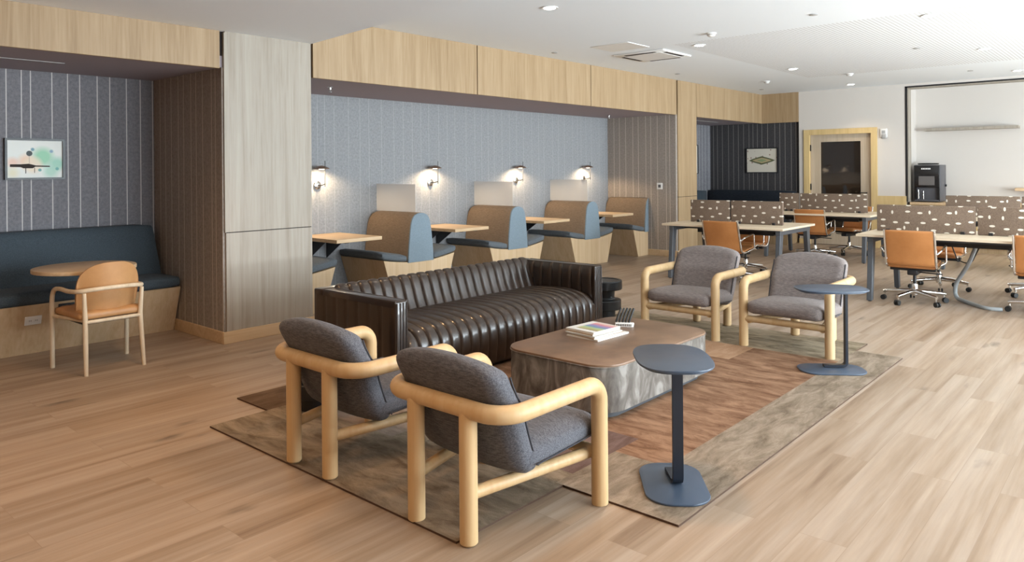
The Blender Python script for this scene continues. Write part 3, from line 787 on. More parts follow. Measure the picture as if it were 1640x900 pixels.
# ------------------------------------------------------------------ coffee table
def make_coffee():
    x0, x1, y0, y1 = 3.52, 4.84, 2.38, 3.22
    root = empty('coffee_table', ((x0+x1)/2, (y0+y1)/2, 0.0105), 0, 'low block coffee table with brown leather top and mottled grey sides', 'coffee table')
    w, d = x1-x0, y1-y0
    z = -0.0105
    MB().prism(rrect(w, d, 0.17, 10), 'z', 0.058+z, 0.320+z).build('body', M['stone'], root)
    MB().prism(rrect(w-0.10, d-0.10, 0.13, 10), 'z', 0.014+z, 0.058+z).build('plinth', M['plinth'], root)
    MB().prism(rrect(w+0.004, d+0.004, 0.172, 10), 'z', 0.321+z, 0.337+z, 0.004, 2).build('top', M['tabletop_brown'], root)
    pts = [(p[0], p[1], 0.3215+z) for p in rrect(w+0.008, d+0.008, 0.174, 10)]
    MB().tube(pts, 0.0035, 8, closed=True).build('welt', M['stone'], root)
make_coffee()
TZ = 0.337
# magazines: a stack
def quad(p, z0, z1, bev=0.0):
    b = MB(); b.prism(p, 'z', z0, z1, bev, 1); return b
def book(cx, cy, w, d, rz, z0, t, cover, label, art=None):
    r = empty('magazine', (cx, cy, z0), rz, label, 'magazine', 'magazines on the coffee table')
    MB().box((-w/2+0.003, -d/2+0.003, 0.0015), (w/2-0.003, d/2-0.003, t-0.0015)).build('pages', M['paper'], r)
    b = MB(); b.box((-w/2, -d/2, 0), (w/2, d/2, 0.0015)); b.box((-w/2, -d/2, t-0.0015), (w/2, d/2, t)); b.box((-w/2, -d/2, 0), (-w/2+0.0015, d/2, t))
    b.build('cover', cover, r)
    if art: MB().box((-w/2+0.05, -d/2+0.012, t), (w/2-0.01, d/2-0.055, t+0.0006)).build('cover_picture', art, r)
    return r
def rainbow():
    m, nt, b = new_mat('rainbow_cover_print'); L = nt.links
    tc = node(nt, 'ShaderNodeTexCoord'); sp = node(nt, 'ShaderNodeSeparateXYZ'); L.new(tc.outputs['Object'], sp.inputs[0])
    n = node(nt, 'ShaderNodeTexNoise', Scale=14.0, Detail=2.0); L.new(tc.outputs['Object'], n.inputs['Vector'])
    a = node(nt, 'ShaderNodeMath', operation='MULTIPLY_ADD'); a.inputs[1].default_value = 0.04; L.new(n.outputs['Fac'], a.inputs[0]); L.new(sp.outputs['X'], a.inputs[2])
    mr = node(nt, 'ShaderNodeMapRange'); mr.inputs['From Min'].default_value = -0.09; mr.inputs['From Max'].default_value = 0.14; L.new(a.outputs[0], mr.inputs['Value'])
    r = ramp(nt, [(0.0, (0.20, 0.15, 0.12)), (0.18, (0.45, 0.42, 0.16)), (0.34, (0.42, 0.55, 0.30)), (0.5, (0.12, 0.26, 0.45)), (0.68, (0.35, 0.25, 0.5)), (0.84, (0.65, 0.22, 0.25)), (1.0, (0.75, 0.55, 0.5))])
    L.new(mr.outputs[0], r.inputs[0]); L.new(r.outputs[0], b.inputs['Base Color']); b.inputs['Roughness'].default_value = 0.35
    return m
M['cov_white'] = plain('white_cover', (0.74, 0.73, 0.70), 0.4); M['cov_tan'] = plain('sandy_cover', (0.45, 0.34, 0.24), 0.45); M['cov_grey'] = plain('pale_grey_cover', (0.55, 0.55, 0.53), 0.4)
RZ = math.radians(-6)
book(4.20, 2.925, 0.35, 0.27, RZ + 0.05, TZ, 0.010, M['cov_white'], 'bottom magazine of the stack, white page edges sticking out', None)
book(4.185, 2.94, 0.31, 0.27, RZ - 0.03, TZ+0.010, 0.008, M['cov_tan'], 'sandy covered magazine lying second from the bottom of the stack')
book(4.18, 2.945, 0.30, 0.26, RZ + 0.03, TZ+0.018, 0.009, M['cov_grey'], 'pale magazine in the middle of the stack')
book(4.19, 2.96, 0.29, 0.25, RZ, TZ+0.027, 0.009, M['cov_tan'], 'sandy covered magazine right under the rainbow one')
book(4.20, 2.965, 0.29, 0.25, RZ + 0.02, TZ+0.036, 0.011, M['cov_white'], 'top magazine with a rainbow coloured picture on its white cover', rainbow())
# pen rack: small white block holding leaning black pens
rk = empty('pen_stand', (4.56, 2.94, TZ), math.radians(-62), 'small white block stand holding black pens on the coffee table', 'pen stand')
MB().box((-0.065, -0.05, 0), (0.065, 0.05, 0.012), 0.002, 1).build('tray', M['white_plastic'], rk)
MB().box((-0.065, -0.045, 0.012), (0.065, -0.01, 0.028), 0.002, 1).build('holder_block', M['white_plastic'], rk)
b = MB()
for k in range(9): b.box((-0.055 + 0.0125*k, -0.052, 0.006), (-0.049 + 0.0125*k, -0.0495, 0.02))
b.build('speckled_marks', M['ink'], rk)
for k in range(5):
    x = -0.048 + 0.023*k
    c, s_ = math.cos(math.radians(-62)), math.sin(math.radians(-62))
    def W(px, py, pz): return (4.56 + px*c - py*s_, 2.94 + px*s_ + py*c, TZ + pz)
    a = Vector(W(x-0.012, -0.026, 0.0285)); e = Vector(W(x + 0.022, 0.012, 0.125))
    bb = MB(); bb.tube([a, a.lerp(e, 0.1), e.lerp(a, 0.04), e], [0.006, 0.0085, 0.0085, 0.007], 12)
    nm = ['leftmost', 'second from left', 'middle', 'second from right', 'rightmost'][k]
    tag(bb.build('pen', M['rubber']), 'black pen leaning in the white stand, %s of the five' % nm, 'pen', 'pens in the stand')

# ------------------------------------------------------------------ laptop side tables
def make_side_table(loc, ang_base, ang_top, stem, foot, label):
    r = empty('side_table', loc, 0, label, 'side table', 'slate side tables')
    MB().prism(rrect(0.46, 0.29, 0.115, 10), 'z', 0.0, 0.010, 0.003, 2, mat=Matrix.Rotation(ang_base, 4, 'Z')).build('base_plate', M['slate'], r)
    b = MB()
    top = superellipse(0.50, 0.35, 2.9)
    b.prism([(x*0.93, y*0.9) for x, y in top], 'z', 0.574, 0.584, mat=Matrix.Rotation(ang_top, 4, 'Z'))
    b.prism(top, 'z', 0.584, 0.594, 0.003, 2, mat=Matrix.Rotation(ang_top, 4, 'Z'))
    b.build('table_top', M['slate'], r)
    sx, sy = stem; fx, fy = foot
    pts = fillet([(sx, sy, 0.575), (sx, sy, 0.022), (fx, fy, 0.022)], 0.03, 6)
    dirv = Vector((fx-sx, fy-sy, 0)).normalized()
    side = Vector((-dirv.y, dirv.x, 0))
    # flat bar stem: width across SIDE
    b = MB(); rings = []
    n = len(pts)
    for i, p in enumerate(pts):
        t = (pts[min(i+1, n-1)] - pts[max(i-1, 0)]).normalized(); nn = t.cross(side).normalized()
        rings.append([b.bm.verts.new(p + side*sw*0.024 + nn*tw*0.009) for sw, tw in ((-1,-1),(1,-1),(1,1),(-1,1))])
    for i in range(n-1):
        for k in range(4): b.bm.faces.new((rings[i][k], rings[i][(k+1)%4], rings[i+1][(k+1)%4], rings[i+1][k]))
    b.bm.faces.new(rings[0]); b.bm.faces.new(rings[-1][::-1]); bmesh.ops.recalc_face_normals(b.bm, faces=b.bm.faces[:])
    b.build('stem', M['black_blue'] if 'black_blue' in M else M['slate'], r)
    return r
M['black_blue'] = plain('blue_black_steel', (0.010, 0.014, 0.024), 0.4)  # slate of the stems, their shade put into a near-black colour
make_side_table((3.055, 1.71, 0.0105), math.radians(38), math.radians(39), (-0.02, -0.035), (0.10, 0.075), 'near slate blue side table standing on the beige end of the rug')
make_side_table((5.52, 1.80, 0.0105), math.radians(-54), math.radians(-50), (0.10, -0.07), (0.01, 0.06), 'far slate blue side table, beside the right armchair facing the camera')

# ------------------------------------------------------------------ black turned stools
def make_stool():
    r = empty('turned_stool', (0,0,0)); r['category'] = 'stool'; r['group'] = 'black turned stools at the sofa ends'
    MB().lathe([(0.11, 0.0), (0.112, 0.075), (0.108, 0.08), (0.165, 0.085), (0.17, 0.092), (0.17, 0.17), (0.165, 0.178), (0.115, 0.185), (0.105, 0.20), (0.108, 0.26), (0.11, 0.272), (0.175, 0.28), (0.18, 0.288), (0.18, 0.36), (0.176, 0.368), (0.15, 0.368), (0.148, 0.362), (0.0001, 0.362)], seg=48).build('body', M['stool'], r, angle=22)
    return r
st = make_stool(); place(st, (6.08, 4.16, 0.0105), 0, 'black turned wood stool beyond the right arm of the sofa', True)
place(st, (2.63, 3.96, 0.0105), 0, 'black turned wood stool half hidden behind the armchair at the left end of the sofa')

# ------------------------------------------------------------------ booths
def booth_profile(half, n=14):
    """Top edge of the wooden front: high at the outer end, dipping to the middle."""
    return [(x, 0.398 + 0.060*(abs(x)/0.555)**1.7) for x in [half[0] + (half[1]-half[0])*k/n for k in range(n+1)]]
Y0, Y1 = 6.60, BW
def make_booth(cx, lo, hi, label):
    """lo/hi: extent about the centre at the top; the part beyond a wall is cut off."""
    r = empty('booth_bench', (cx, Y0, 0), 0, label, 'booth bench', 'booth benches')
    top = booth_profile((lo, hi))
    def bot(x): return x if abs(x) < 0.25 else math.copysign(abs(x) - 0.145*(abs(x)-0.0)/0.555, x)
    lob = lo if abs(lo) < 0.3 else -0.41; hib = hi if abs(hi) < 0.3 else 0.41
    poly = [(lob, 0.0), (hib, 0.0)] + top[::-1]
    MB().prism(poly, 'y', 0.0, Y1-Y0-0.004, 0.003, 1).build('bench_base', M['booth_wood'], r)
    def seat(s):
        x0, x1 = 0.205, 0.585
        def f(x, y, z):
            u = (x+0.19)/0.38
            X = x0 + (x1-x0)*u
            zb = 0.398 + 0.060*(X/0.555)**1.7
            return (s*X, y + (Y1-Y0)/2 - 0.008, zb + 0.042 + z + 0.008*u)
        bb = MB().cushion((0.38, Y1-Y0+0.004, 0.085), 0.036, (0, 0.0, 0.012), 8, f)
        bmesh.ops.recalc_face_normals(bb.bm, faces=bb.bm.faces[:])
        bb.build('seat_cushion', M['bluegrey_seat'], r, angle=60)
    if lo < -0.3: seat(-1)
    if hi > 0.3: seat(1)
    # backrest, rounded over at the top, tapering upwards
    pr = [(-0.2, 0.40), (-0.190, 0.55), (-0.168, 0.75), (-0.150, 0.86), (-0.130, 0.915), (-0.095, 0.955), (-0.045, 0.975), (0.0, 0.980)]
    pr = pr + [(-x, z) for x, z in pr[-2::-1]]
    pr = [(max(lo, min(hi, x)), z) for x, z in pr]
    n = len(pr); b = MB(); ys = [0.012, 0.0, 0.0, 0.0]
    st_ = [(0.0, 0.985), (0.012, 1.0)] + [(0.1*k, 1.0) for k in range(1, 7)] + [(0.74, 1.0), (0.775, 0.99), (0.80, 0.965), (0.814, 0.93)]
    rings = []
    for y, sc in st_:
        rings.append([b.bm.verts.new((x*(sc if y < 0.05 else 1.0), y, 0.40 + (z-0.40)*sc)) for x, z in pr])
    for i in range(len(rings)-1):
        for k in range(n-1):
            b.bm.faces.new((rings[i][k], rings[i][k+1], rings[i+1][k+1], rings[i+1][k]))
        b.bm.faces.new((rings[i][n-1], rings[i][0], rings[i+1][0], rings[i+1][n-1]))
    f0 = b.bm.faces.new(rings[0]); f1 = b.bm.faces.new(rings[-1][::-1])
    bmesh.ops.recalc_face_normals(b.bm, faces=b.bm.faces[:])
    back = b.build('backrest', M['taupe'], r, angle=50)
    e = MB(); q = [(x*0.995, 0.40 + (z-0.40)*0.995) for x, z in pr]
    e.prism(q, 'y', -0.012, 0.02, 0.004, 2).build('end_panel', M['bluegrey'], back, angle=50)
    return r
C0 = 5.83; PER = 1.757
make_booth(C0 - PER, -0.08, 0.555, 'single sided booth bench against the broad oak column, mostly hidden')
make_booth(C0, -0.555, 0.555, 'double sided booth bench nearest the broad oak column, behind the sofa')
make_booth(C0 + PER, -0.555, 0.555, 'double sided booth bench in the middle of the row')
make_booth(C0 + 2*PER, -0.555, 0.555, 'double sided booth bench farthest from the sofa, third of the whole ones')
make_booth(11.08, -0.555, -0.085, 'single sided booth bench against the brown striped side wall')
TL = ['booth table next to the broad oak column', 'booth table between the first and second double benches', 'booth table between the second and third double benches', 'booth table before the last single bench at the striped wall']
for k in range(4):
    cx = C0 - PER/2 + k*PER
    t = empty('booth_table', (cx, Y0, 0), 0, 'oak topped ' + TL[k], 'table', 'booth tables')
    MB().box((-0.305, 0.0, 0.703), (0.305, BW-Y0-0.002, 0.742), 0.003, 1).build('table_top', M['oak_h'], t)
    b = MB(); b.box((-0.15, 0.06, 0.690), (-0.10, BW-Y0-0.002, 0.703), 0.002, 1); b.box((0.10, 0.06, 0.690), (0.15, BW-Y0-0.002, 0.703), 0.002, 1)
    b.prism([(BW-Y0-0.002, 0.45), (BW-Y0-0.002, 0.69), (0.45, 0.69)], 'x', -0.128, -0.122); b.prism([(BW-Y0-0.002, 0.45), (BW-Y0-0.002, 0.69), (0.45, 0.69)], 'x', 0.122, 0.128)
    b.build('wall_bracket', M['black'], t)
SL = ['first frosted screen, above the bench nearest the broad column', 'second frosted screen, above the middle bench', 'third frosted screen, above the bench near the corner']
for k in range(3):
    cx = C0 + k*PER
    tag(MB().box((cx-0.006, 6.68, 0.978), (cx+0.006, BW-0.001, 1.315), 0.002, 1).build('privacy_screen', M['frost']), 'translucent ' + SL[k], 'screen', 'frosted screens on the booth backs')
# sconces
def make_sconce():
    r = empty('wall_sconce', (0,0,0)); r['category'] = 'wall lamp'; r['group'] = 'sconces over the booth tables'
    MB().lathe([(0.048, 0.0), (0.048, -0.018), (0.04, -0.024)], (-0.02, 0, 1.315), 28, axis='y').build('wall_plate', M['chrome'], r)
    b = MB(); b.tube(fillet([(-0.02, -0.02, 1.315), (-0.02, -0.10, 1.315), (0.0, -0.14, 1.33)], 0.01, 4), 0.006, 8); b.tube([(0, -0.14, 1.30), (0, -0.14, 1.60)], 0.0045, 8)
    b.build('rod', M['black'], r)
    MB().lathe([(0.012, 1.545), (0.06, 1.53), (0.095, 1.508), (0.092, 1.504), (0.058, 1.522), (0.012, 1.535)], (-0.03, -0.115, 0), 32).build('lamp_shade', M['brass'], r)
    b = MB(); b.lathe([(0.001, -0.016), (0.012, -0.010), (0.016, 0), (0.012, 0.010), (0.001, 0.016)], (0.0, -0.165, 1.515), 16); b.build('knob', M['chrome'], r)
    MB().lathe([(0.008, 1.497), (0.03, 1.499), (0.03, 1.508), (0.014, 1.52)], (-0.03, -0.115, 0), 20).build('bulb', M['lamp_glow'], r)
    return r
sc0 = make_sconce()
NM = ['leftmost bronze wall lamp, half cut off by the broad oak column', 'second bronze wall lamp, fully seen above the first screen edge', 'third bronze wall lamp, behind the second frosted screen', 'fourth bronze wall lamp, nearest the brown striped corner']
for k in range(4):
    x = C0 - PER/2 + k*PER - 0.02 + (0.06 if k else 0.04)
    s_ = place(sc0, (x, BW, 0), 0, NM[k], k == 0)
    d = bpy.data.lights.new('sconce_light', 'SPOT'); d.energy = 42; d.color = WARM; d.shadow_soft_size = 0.05; d.spot_size = math.radians(165); d.spot_blend = 0.35
    lo = bpy.data.objects.new('sconce_light', d); COL.objects.link(lo); lo.location = (x-0.03, BW-0.125, 1.488); lo.parent = None
# wall switch on the striped side wall
sw = empty('wall_switch', (SW-0.001, 6.37, 1.18), 0, 'white square wall switch on the brown striped side wall', 'wall switch')
MB().box((-0.01, -0.055, -0.055), (0, 0.055, 0.055), 0.004, 2).build('cover_plate', M['white_plastic'], sw)
MB().box((-0.014, -0.025, -0.025), (-0.01, 0.025, 0.025), 0.002, 1).build('rocker', M['machine_side'], sw)

# ------------------------------------------------------------------ left alcove bench
def make_bench():
    r = empty('corner_bench', (0, 7.0, 0), 0, 'long dark teal upholstered wall bench with an oak base in the left alcove', 'bench')
    def P(pr, x0, x1): return MB().prism(pr, 'x', x0, x1, 0.003, 1)
    P([(-0.02, 0.0), (0.415, 0.0), (0.415, 0.42), (-0.17, 0.42)], -3.1, 3.082).build('bench_base', M['booth_wood'], r)
    for i, (x0, x1) in enumerate([(-3.1, -1.2), (-1.2, 1.28), (1.285, 3.075)]):
        def f(x, y, z, x0=x0, x1=x1): return ((x0+x1)/2 + x, y, 0.472 + z)
        MB().cushion((x1-x0, 0.56, 0.10), 0.035, (0, 0, 0.01), 12, lambda x, y, z, f=f: f(x, y + 0.08, z)).build('seat_cushion', M['teal'], r, angle=60)
        def g(x, y, z, x0=x0, x1=x1):
            v = (z+0.25)/0.5
            return ((x0+x1)/2 + x - (0.055*v if x1 > 3 and x > 0.5 else 0)*1.0, 0.318 + y + 0.02*v + 0.05*(v-0.2)**2*0 - 0.06*(1-v), 0.735 + z)
        MB().cushion((x1-x0, 0.16, 0.50), 0.045, (0, 0.015, 0), 12, g).build('backrest_cushion', M['teal'], r, angle=60)
    return r
make_bench()
# outlet on the bench base (front leans: at z .28 the face is near y 6.885)
ou = empty('power_outlet', (1.90, 6.872, 0.29), 0, 'white double socket on the oak base of the teal bench', 'outlet')
ou.rotation_euler = (math.radians(-18.5)*-1, 0, 0)
MB().box((-0.06, -0.008, -0.038), (0.06, 0.0, 0.038), 0.003, 2).build('cover_plate', M['white_plastic'], ou)
b = MB()
for sx in (-0.022, 0.022):
    b.box((sx-0.016, -0.0095, -0.014), (sx+0.016, -0.0078, 0.014), 0.001, 1)
b.build('socket_face', M['white_plastic'], ou)
b = MB()
for sx in (-0.022, 0.022):
    for q in (-0.006, 0.006): b.box((sx+q-0.0015, -0.0102, -0.006), (sx+q+0.0015, -0.0094, 0.006))
b.build('slots', M['ink'], ou)
# round table
rt = empty('round_table', (2.135, 6.41, 0), 0, 'round oak cafe table before the teal bench', 'table')
MB().prism(superellipse(0.73, 0.73, 2.0, 64), 'z', 0.712, 0.742, 0.004, 2).build('table_top', M['oak_h'], rt)
b = MB(); b.lathe([(0.13, 0.695), (0.13, 0.711)], seg=24); b.tube(fillet([(0, 0.0, 0.70), (0, 0.0, 0.36), (0, 0.432, 0.36)], 0.05, 6), 0.026, 14); b.box((-0.06, 0.424, 0.32), (0.06, 0.434, 0.40), 0.003, 1)
b.build('support_arm', M['black'], rt)

# dining chair
def make_dining():
    r = empty('dining_chair', (2.155, 6.13, 0), math.radians(1.5), 'tan leather tub chair with slender pale ash frame, drawn up to the round table', 'chair')
    RR = 0.0165
    fr = []
    for s in (-1, 1):
        pts = [(s*0.27, 0.215, 0.0), (s*0.272, 0.21, 0.35), (s*0.275, 0.20, 0.52), (s*0.272, 0.165, 0.595), (s*0.262, 0.09, 0.612), (s*0.25, -0.05, 0.605), (s*0.225, -0.17, 0.61), (s*0.15, -0.222, 0.62), (0, -0.24, 0.625)]
        fr.append(pts)
    full = fr[0] + fr[1][-2::-1]
    def smooth(P, n=5):
        out = []; P = [Vector(p) for p in P]
        for i in range(len(P)-1):
            p0, p1, p2, p3 = P[max(i-1,0)], P[i], P[i+1], P[min(i+2, len(P)-1)]
            for k in range(n):
                t = k/n
                out.append(0.5*((2*p1)+(-p0+p2)*t+(2*p0-5*p1+4*p2-p3)*t*t+(-p0+3*p1-3*p2+p3)*t**3))
        out.append(P[-1]); return out
    fp = smooth(full)
    MB().tube(fp, RR, 14).build('arm_frame', M['ash'], r)
    for s in (-1, 1):
        MB().tube([(s*0.205, -0.255, 0.0), (s*0.20, -0.235, 0.2), (s*0.195, -0.215, 0.40), (s*0.205, -0.225, 0.60)], [0.0135, 0.017, 0.018, 0.014], 14).build('leg', M['ash'], r)
        MB().tube([(s*0.195, -0.215, 0.395), (s*0.268, 0.205, 0.395)], 0.013, 10).build('side_rail', M['ash'], r)
    MB().tube([(-0.2, -0.22, 0.385), (0.2, -0.22, 0.385)], 0.014, 12).build('back_rail', M['ash'], r)
    MB().tube([(-0.268, 0.205, 0.395), (0.268, 0.205, 0.395)], 0.013, 12).build('front_rail', M['ash'], r)
    def sf(x, y, z):
        return (x*(1+0.12*(y+0.2)/0.42), y + 0.01, 0.432 + z - 0.015*(0.22-y))
    MB().cushion((0.46, 0.44, 0.065), 0.03, (0, 0, 0.012), 10, sf).build('seat', M['tan'], r, angle=60)
    MB().prism([(p[0], p[1]) for p in rrect(0.40, 0.40, 0.04, 4)], 'z', 0.365, 0.398).build('seat_pan', M['rubber'], r)
    # curved backrest shell with generously rounded upper corners
    NU, NV = 29, 17
    b = MB(); G = []
    for side in (0, 1):
        g = []
        for i in range(NU):
            u = math.sin((-1 + 2*i/(NU-1))*PI/2)
            zt = 0.812 - 0.20*(1 - max(0.0, 1-abs(u)**2.7)**(1/2.4))
            row = []
            for j in range(NV):
                v = j/(NV-1); z = 0.395 + (zt-0.395)*v
                y = -0.19 - 0.055*(v-0.3)*1.0 + 0.10*abs(u)**2.3 + (0.030 if side else 0)*(1 - max(0, abs(2*v-1)-0.8)*2.5)
                x = u*(0.222 - 0.018*(1-v))
                row.append(b.bm.verts.new((x, y, z)))
            g.append(row)
        G.append(g)
    for side in (0, 1):
        g = G[side]
        for i in range(NU-1):
            for j in range(NV-1): b.bm.faces.new((g[i][j], g[i+1][j], g[i+1][j+1], g[i][j+1]))
    for i in range(NU-1):
        for j in (0, NV-1): b.bm.faces.new((G[0][i][j], G[0][i+1][j], G[1][i+1][j], G[1][i][j]))
    for j in range(NV-1):
        for i in (0, NU-1): b.bm.faces.new((G[0][i][j], G[0][i][j+1], G[1][i][j+1], G[1][i][j]))
    bmesh.ops.recalc_face_normals(b.bm, faces=b.bm.faces[:])
    bk = b.build('backrest', M['tan'], r, angle=50)
    rim = [G[0]] 
    return r
make_dining()

# pictures
def picture(name, c, w, h, normal, label, parts, group=None):
    """Framed picture; local x to the viewer's right, z up, looking along +y (normal -y) or from -x."""
    rz = 0 if normal == '-y' else -PI/2
    r = empty(name, c, rz, label, 'picture', group)
    b = MB(); t = 0.018
    b.box((-w/2, -0.03, -h/2), (w/2, 0, -h/2+t)); b.box((-w/2, -0.03, h/2-t), (w/2, 0, h/2)); b.box((-w/2, -0.03, -h/2+t), (-w/2+t, 0, h/2-t)); b.box((w/2-t, -0.03, -h/2+t), (w/2, 0, h/2-t))
    b.build('frame', M['black'], r, smooth=False)
    MB().box((-w/2+t, -0.014, -h/2+t), (w/2-t, -0.004, h/2-t)).build('print', parts[0], r, smooth=False)
    for nm, bb, m in parts[1]: bb.build(nm, m, r, smooth=False)
    return r
def watercolour():
    m, nt, b = new_mat('watercolour_print'); L = nt.links
    tc = node(nt, 'ShaderNodeTexCoord'); cur = None
    base_c = node(nt, 'ShaderNodeRGB'); base_c.outputs[0].default_value = (0.72, 0.73, 0.69, 1); cur = base_c.outputs[0]
    wb = node(nt, 'ShaderNodeTexNoise', Scale=9.0, Detail=3.0); L.new(tc.outputs['Object'], wb.inputs['Vector'])
    for (x, z, rad, soft, c) in [(0.06, 0.02, 0.045, 0.06, (0.20, 0.55, 0.33)), (0.17, -0.04, 0.03, 0.05, (0.25, 0.56, 0.42)), (0.12, -0.105, 0.03, 0.05, (0.35, 0.60, 0.48)), (-0.07, -0.02, 0.03, 0.05, (0.80, 0.52, 0.35)), (-0.17, -0.03, 0.02, 0.04, (0.78, 0.50, 0.38)), (-0.02, -0.05, 0.05, 0.04, (0.78, 0.66, 0.50)), (-0.17, -0.12, 0.015, 0.05, (0.72, 0.66, 0.45)),
                              (-0.02, 0.085, 0.010, 0.008, (0.14, 0.30, 0.36)), (0.125, 0.07, 0.009, 0.010, (0.20, 0.33, 0.45)), (-0.045, 0.05, 0.022, 0.003, (0.01, 0.02, 0.02)), (0.17, -0.085, 0.010, 0.008, (0.12, 0.36, 0.32)), (0.035, -0.095, 0.010, 0.006, (0.12, 0.32, 0.30))]:
        d = node(nt, 'ShaderNodeVectorMath', operation='DISTANCE'); d.inputs[1].default_value = (x, -0.014, z); L.new(tc.outputs['Object'], d.inputs[0])
        mr = node(nt, 'ShaderNodeMapRange'); mr.inputs['From Min'].default_value = rad; mr.inputs['From Max'].default_value = rad+soft; mr.inputs['To Min'].default_value = 1.0 if soft < 0.02 else 0.85; mr.inputs['To Max'].default_value = 0
        L.new(d.outputs['Value'], mr.inputs['Value'])
        mx = node(nt, 'ShaderNodeMix', data_type='RGBA'); L.new(mr.outputs[0], mx.inputs['Factor']); L.new(cur, mx.inputs[6]); mx.inputs[7].default_value = (*c, 1); cur = mx.outputs[2]
    L.new(cur, b.inputs['Base Color']); b.inputs['Roughness'].default_value = 0.5
    return m
b = MB(); b.prism([(-0.19, -0.045), (-0.19, -0.068), (-0.11, -0.070), (-0.09, -0.080), (-0.02, -0.080), (0.0, -0.066), (0.11, -0.068), (0.115, -0.063), (0.11, -0.058), (0.005, -0.055), (-0.05, -0.040), (-0.11, -0.045)], 'y', -0.0152, -0.0142)
b.box((-0.076, -0.0152, -0.125), (-0.070, -0.0142, -0.075)); b.box((-0.008, -0.0152, -0.12), (-0.004, -0.0142, -0.075)); b.box((-0.0462, -0.0152, -0.04), (-0.0448, -0.0142, 0.03))
picture('framed_picture', (2.075, BW, 1.605), 0.46, 0.36, '-y', 'black framed abstract watercolour with green blots, above the teal bench', (watercolour(), [('dark_brush_shape', b, M['ink'])]))
def dotted():
    m, nt, b = new_mat('speckled_print'); L = nt.links
    tc = node(nt, 'ShaderNodeTexCoord'); v = node(nt, 'ShaderNodeTexVoronoi', Scale=13.0, Randomness=0.9); L.new(tc.outputs['Object'], v.inputs['Vector'])
    lt = node(nt, 'ShaderNodeMath', operation='LESS_THAN'); lt.inputs[1].default_value = 0.2; L.new(v.outputs['Distance'], lt.inputs[0])
    mx = node(nt, 'ShaderNodeMix', data_type='RGBA'); L.new(lt.outputs[0], mx.inputs['Factor']); mx.inputs[6].default_value = (0.62, 0.57, 0.48, 1); mx.inputs[7].default_value = (0.32, 0.20, 0.17, 1)
    L.new(mx.outputs[2], b.inputs['Base Color']); b.inputs['Roughness'].default_value = 0.6
    return m
def lens_shape(w, h, z=0.0):
    top = [(-w + 2*w*k/12, z + h*(1-abs(-1+2*k/12))**0.8) for k in range(13)]
    return top + [(x, 2*z - zz) for x, zz in top[-2:0:-1]]
fh = [('green_lens', MB().prism(lens_shape(0.27, 0.085), 'y', -0.0155, -0.0142), plain('dark_olive_print', (0.10, 0.11, 0.05), 0.7)),
      ('inner_lens', MB().prism(lens_shape(0.20, 0.055), 'y', -0.0166, -0.0156), plain('ochre_print', (0.42, 0.33, 0.18), 0.7)),
      ('core', MB().prism(lens_shape(0.10, 0.03, 0.0), 'y', -0.0176, -0.0167), plain('sage_print', (0.24, 0.30, 0.15), 0.7))]
picture('framed_picture', (XE + 0.07, 6.07, 1.625), 0.66, 0.51, '-x', 'black framed print of a green lens shape in the far dark alcove', (dotted(), fh))
# far alcove bench (L shaped)
fb = empty('corner_bench', (13.2, 6.4, 0), 0, 'black navy L shaped bench filling the far alcove', 'bench')
b = MB(); b.box((-1.48, 0.20, 0), (1.33, 0.79, 0.42), 0.004, 1); b.box((0.78, -1.05, 0), (1.33, 0.20, 0.42), 0.004, 1); b.build('bench_base', M['oak_v'], fb)
MB().cushion((2.0, 0.60, 0.10), 0.03, (0,0,0.008), 8, lambda x, y, z: (x - 0.46, y + 0.48, z + 0.47)).build('seat_cushion', M['navy'], fb, angle=60)
MB().cushion((0.60, 1.80, 0.10), 0.03, (0,0,0.008), 8, lambda x, y, z: (x + 1.03, y - 0.12, z + 0.47)).build('seat_cushion', M['navy'], fb, angle=60)
MB().cushion((2.3, 0.16, 0.56), 0.04, (0,0.01,0), 8, lambda x, y, z: (x - 0.31, y + 0.70, z + 0.745)).build('backrest_cushion', M['teal'], fb, angle=60)
MB().cushion((0.16, 1.83, 0.56), 0.04, (0.01,0,0), 8, lambda x, y, z: (x + 1.25, y - 0.13, z + 0.745)).build('backrest_cushion', M['navy'], fb, angle=60)
picture('framed_picture', (13.70, 7.2, 1.66), 0.5, 0.6, '-y', 'black picture frame just peeping past the narrow oak column', (M['paper'], []))

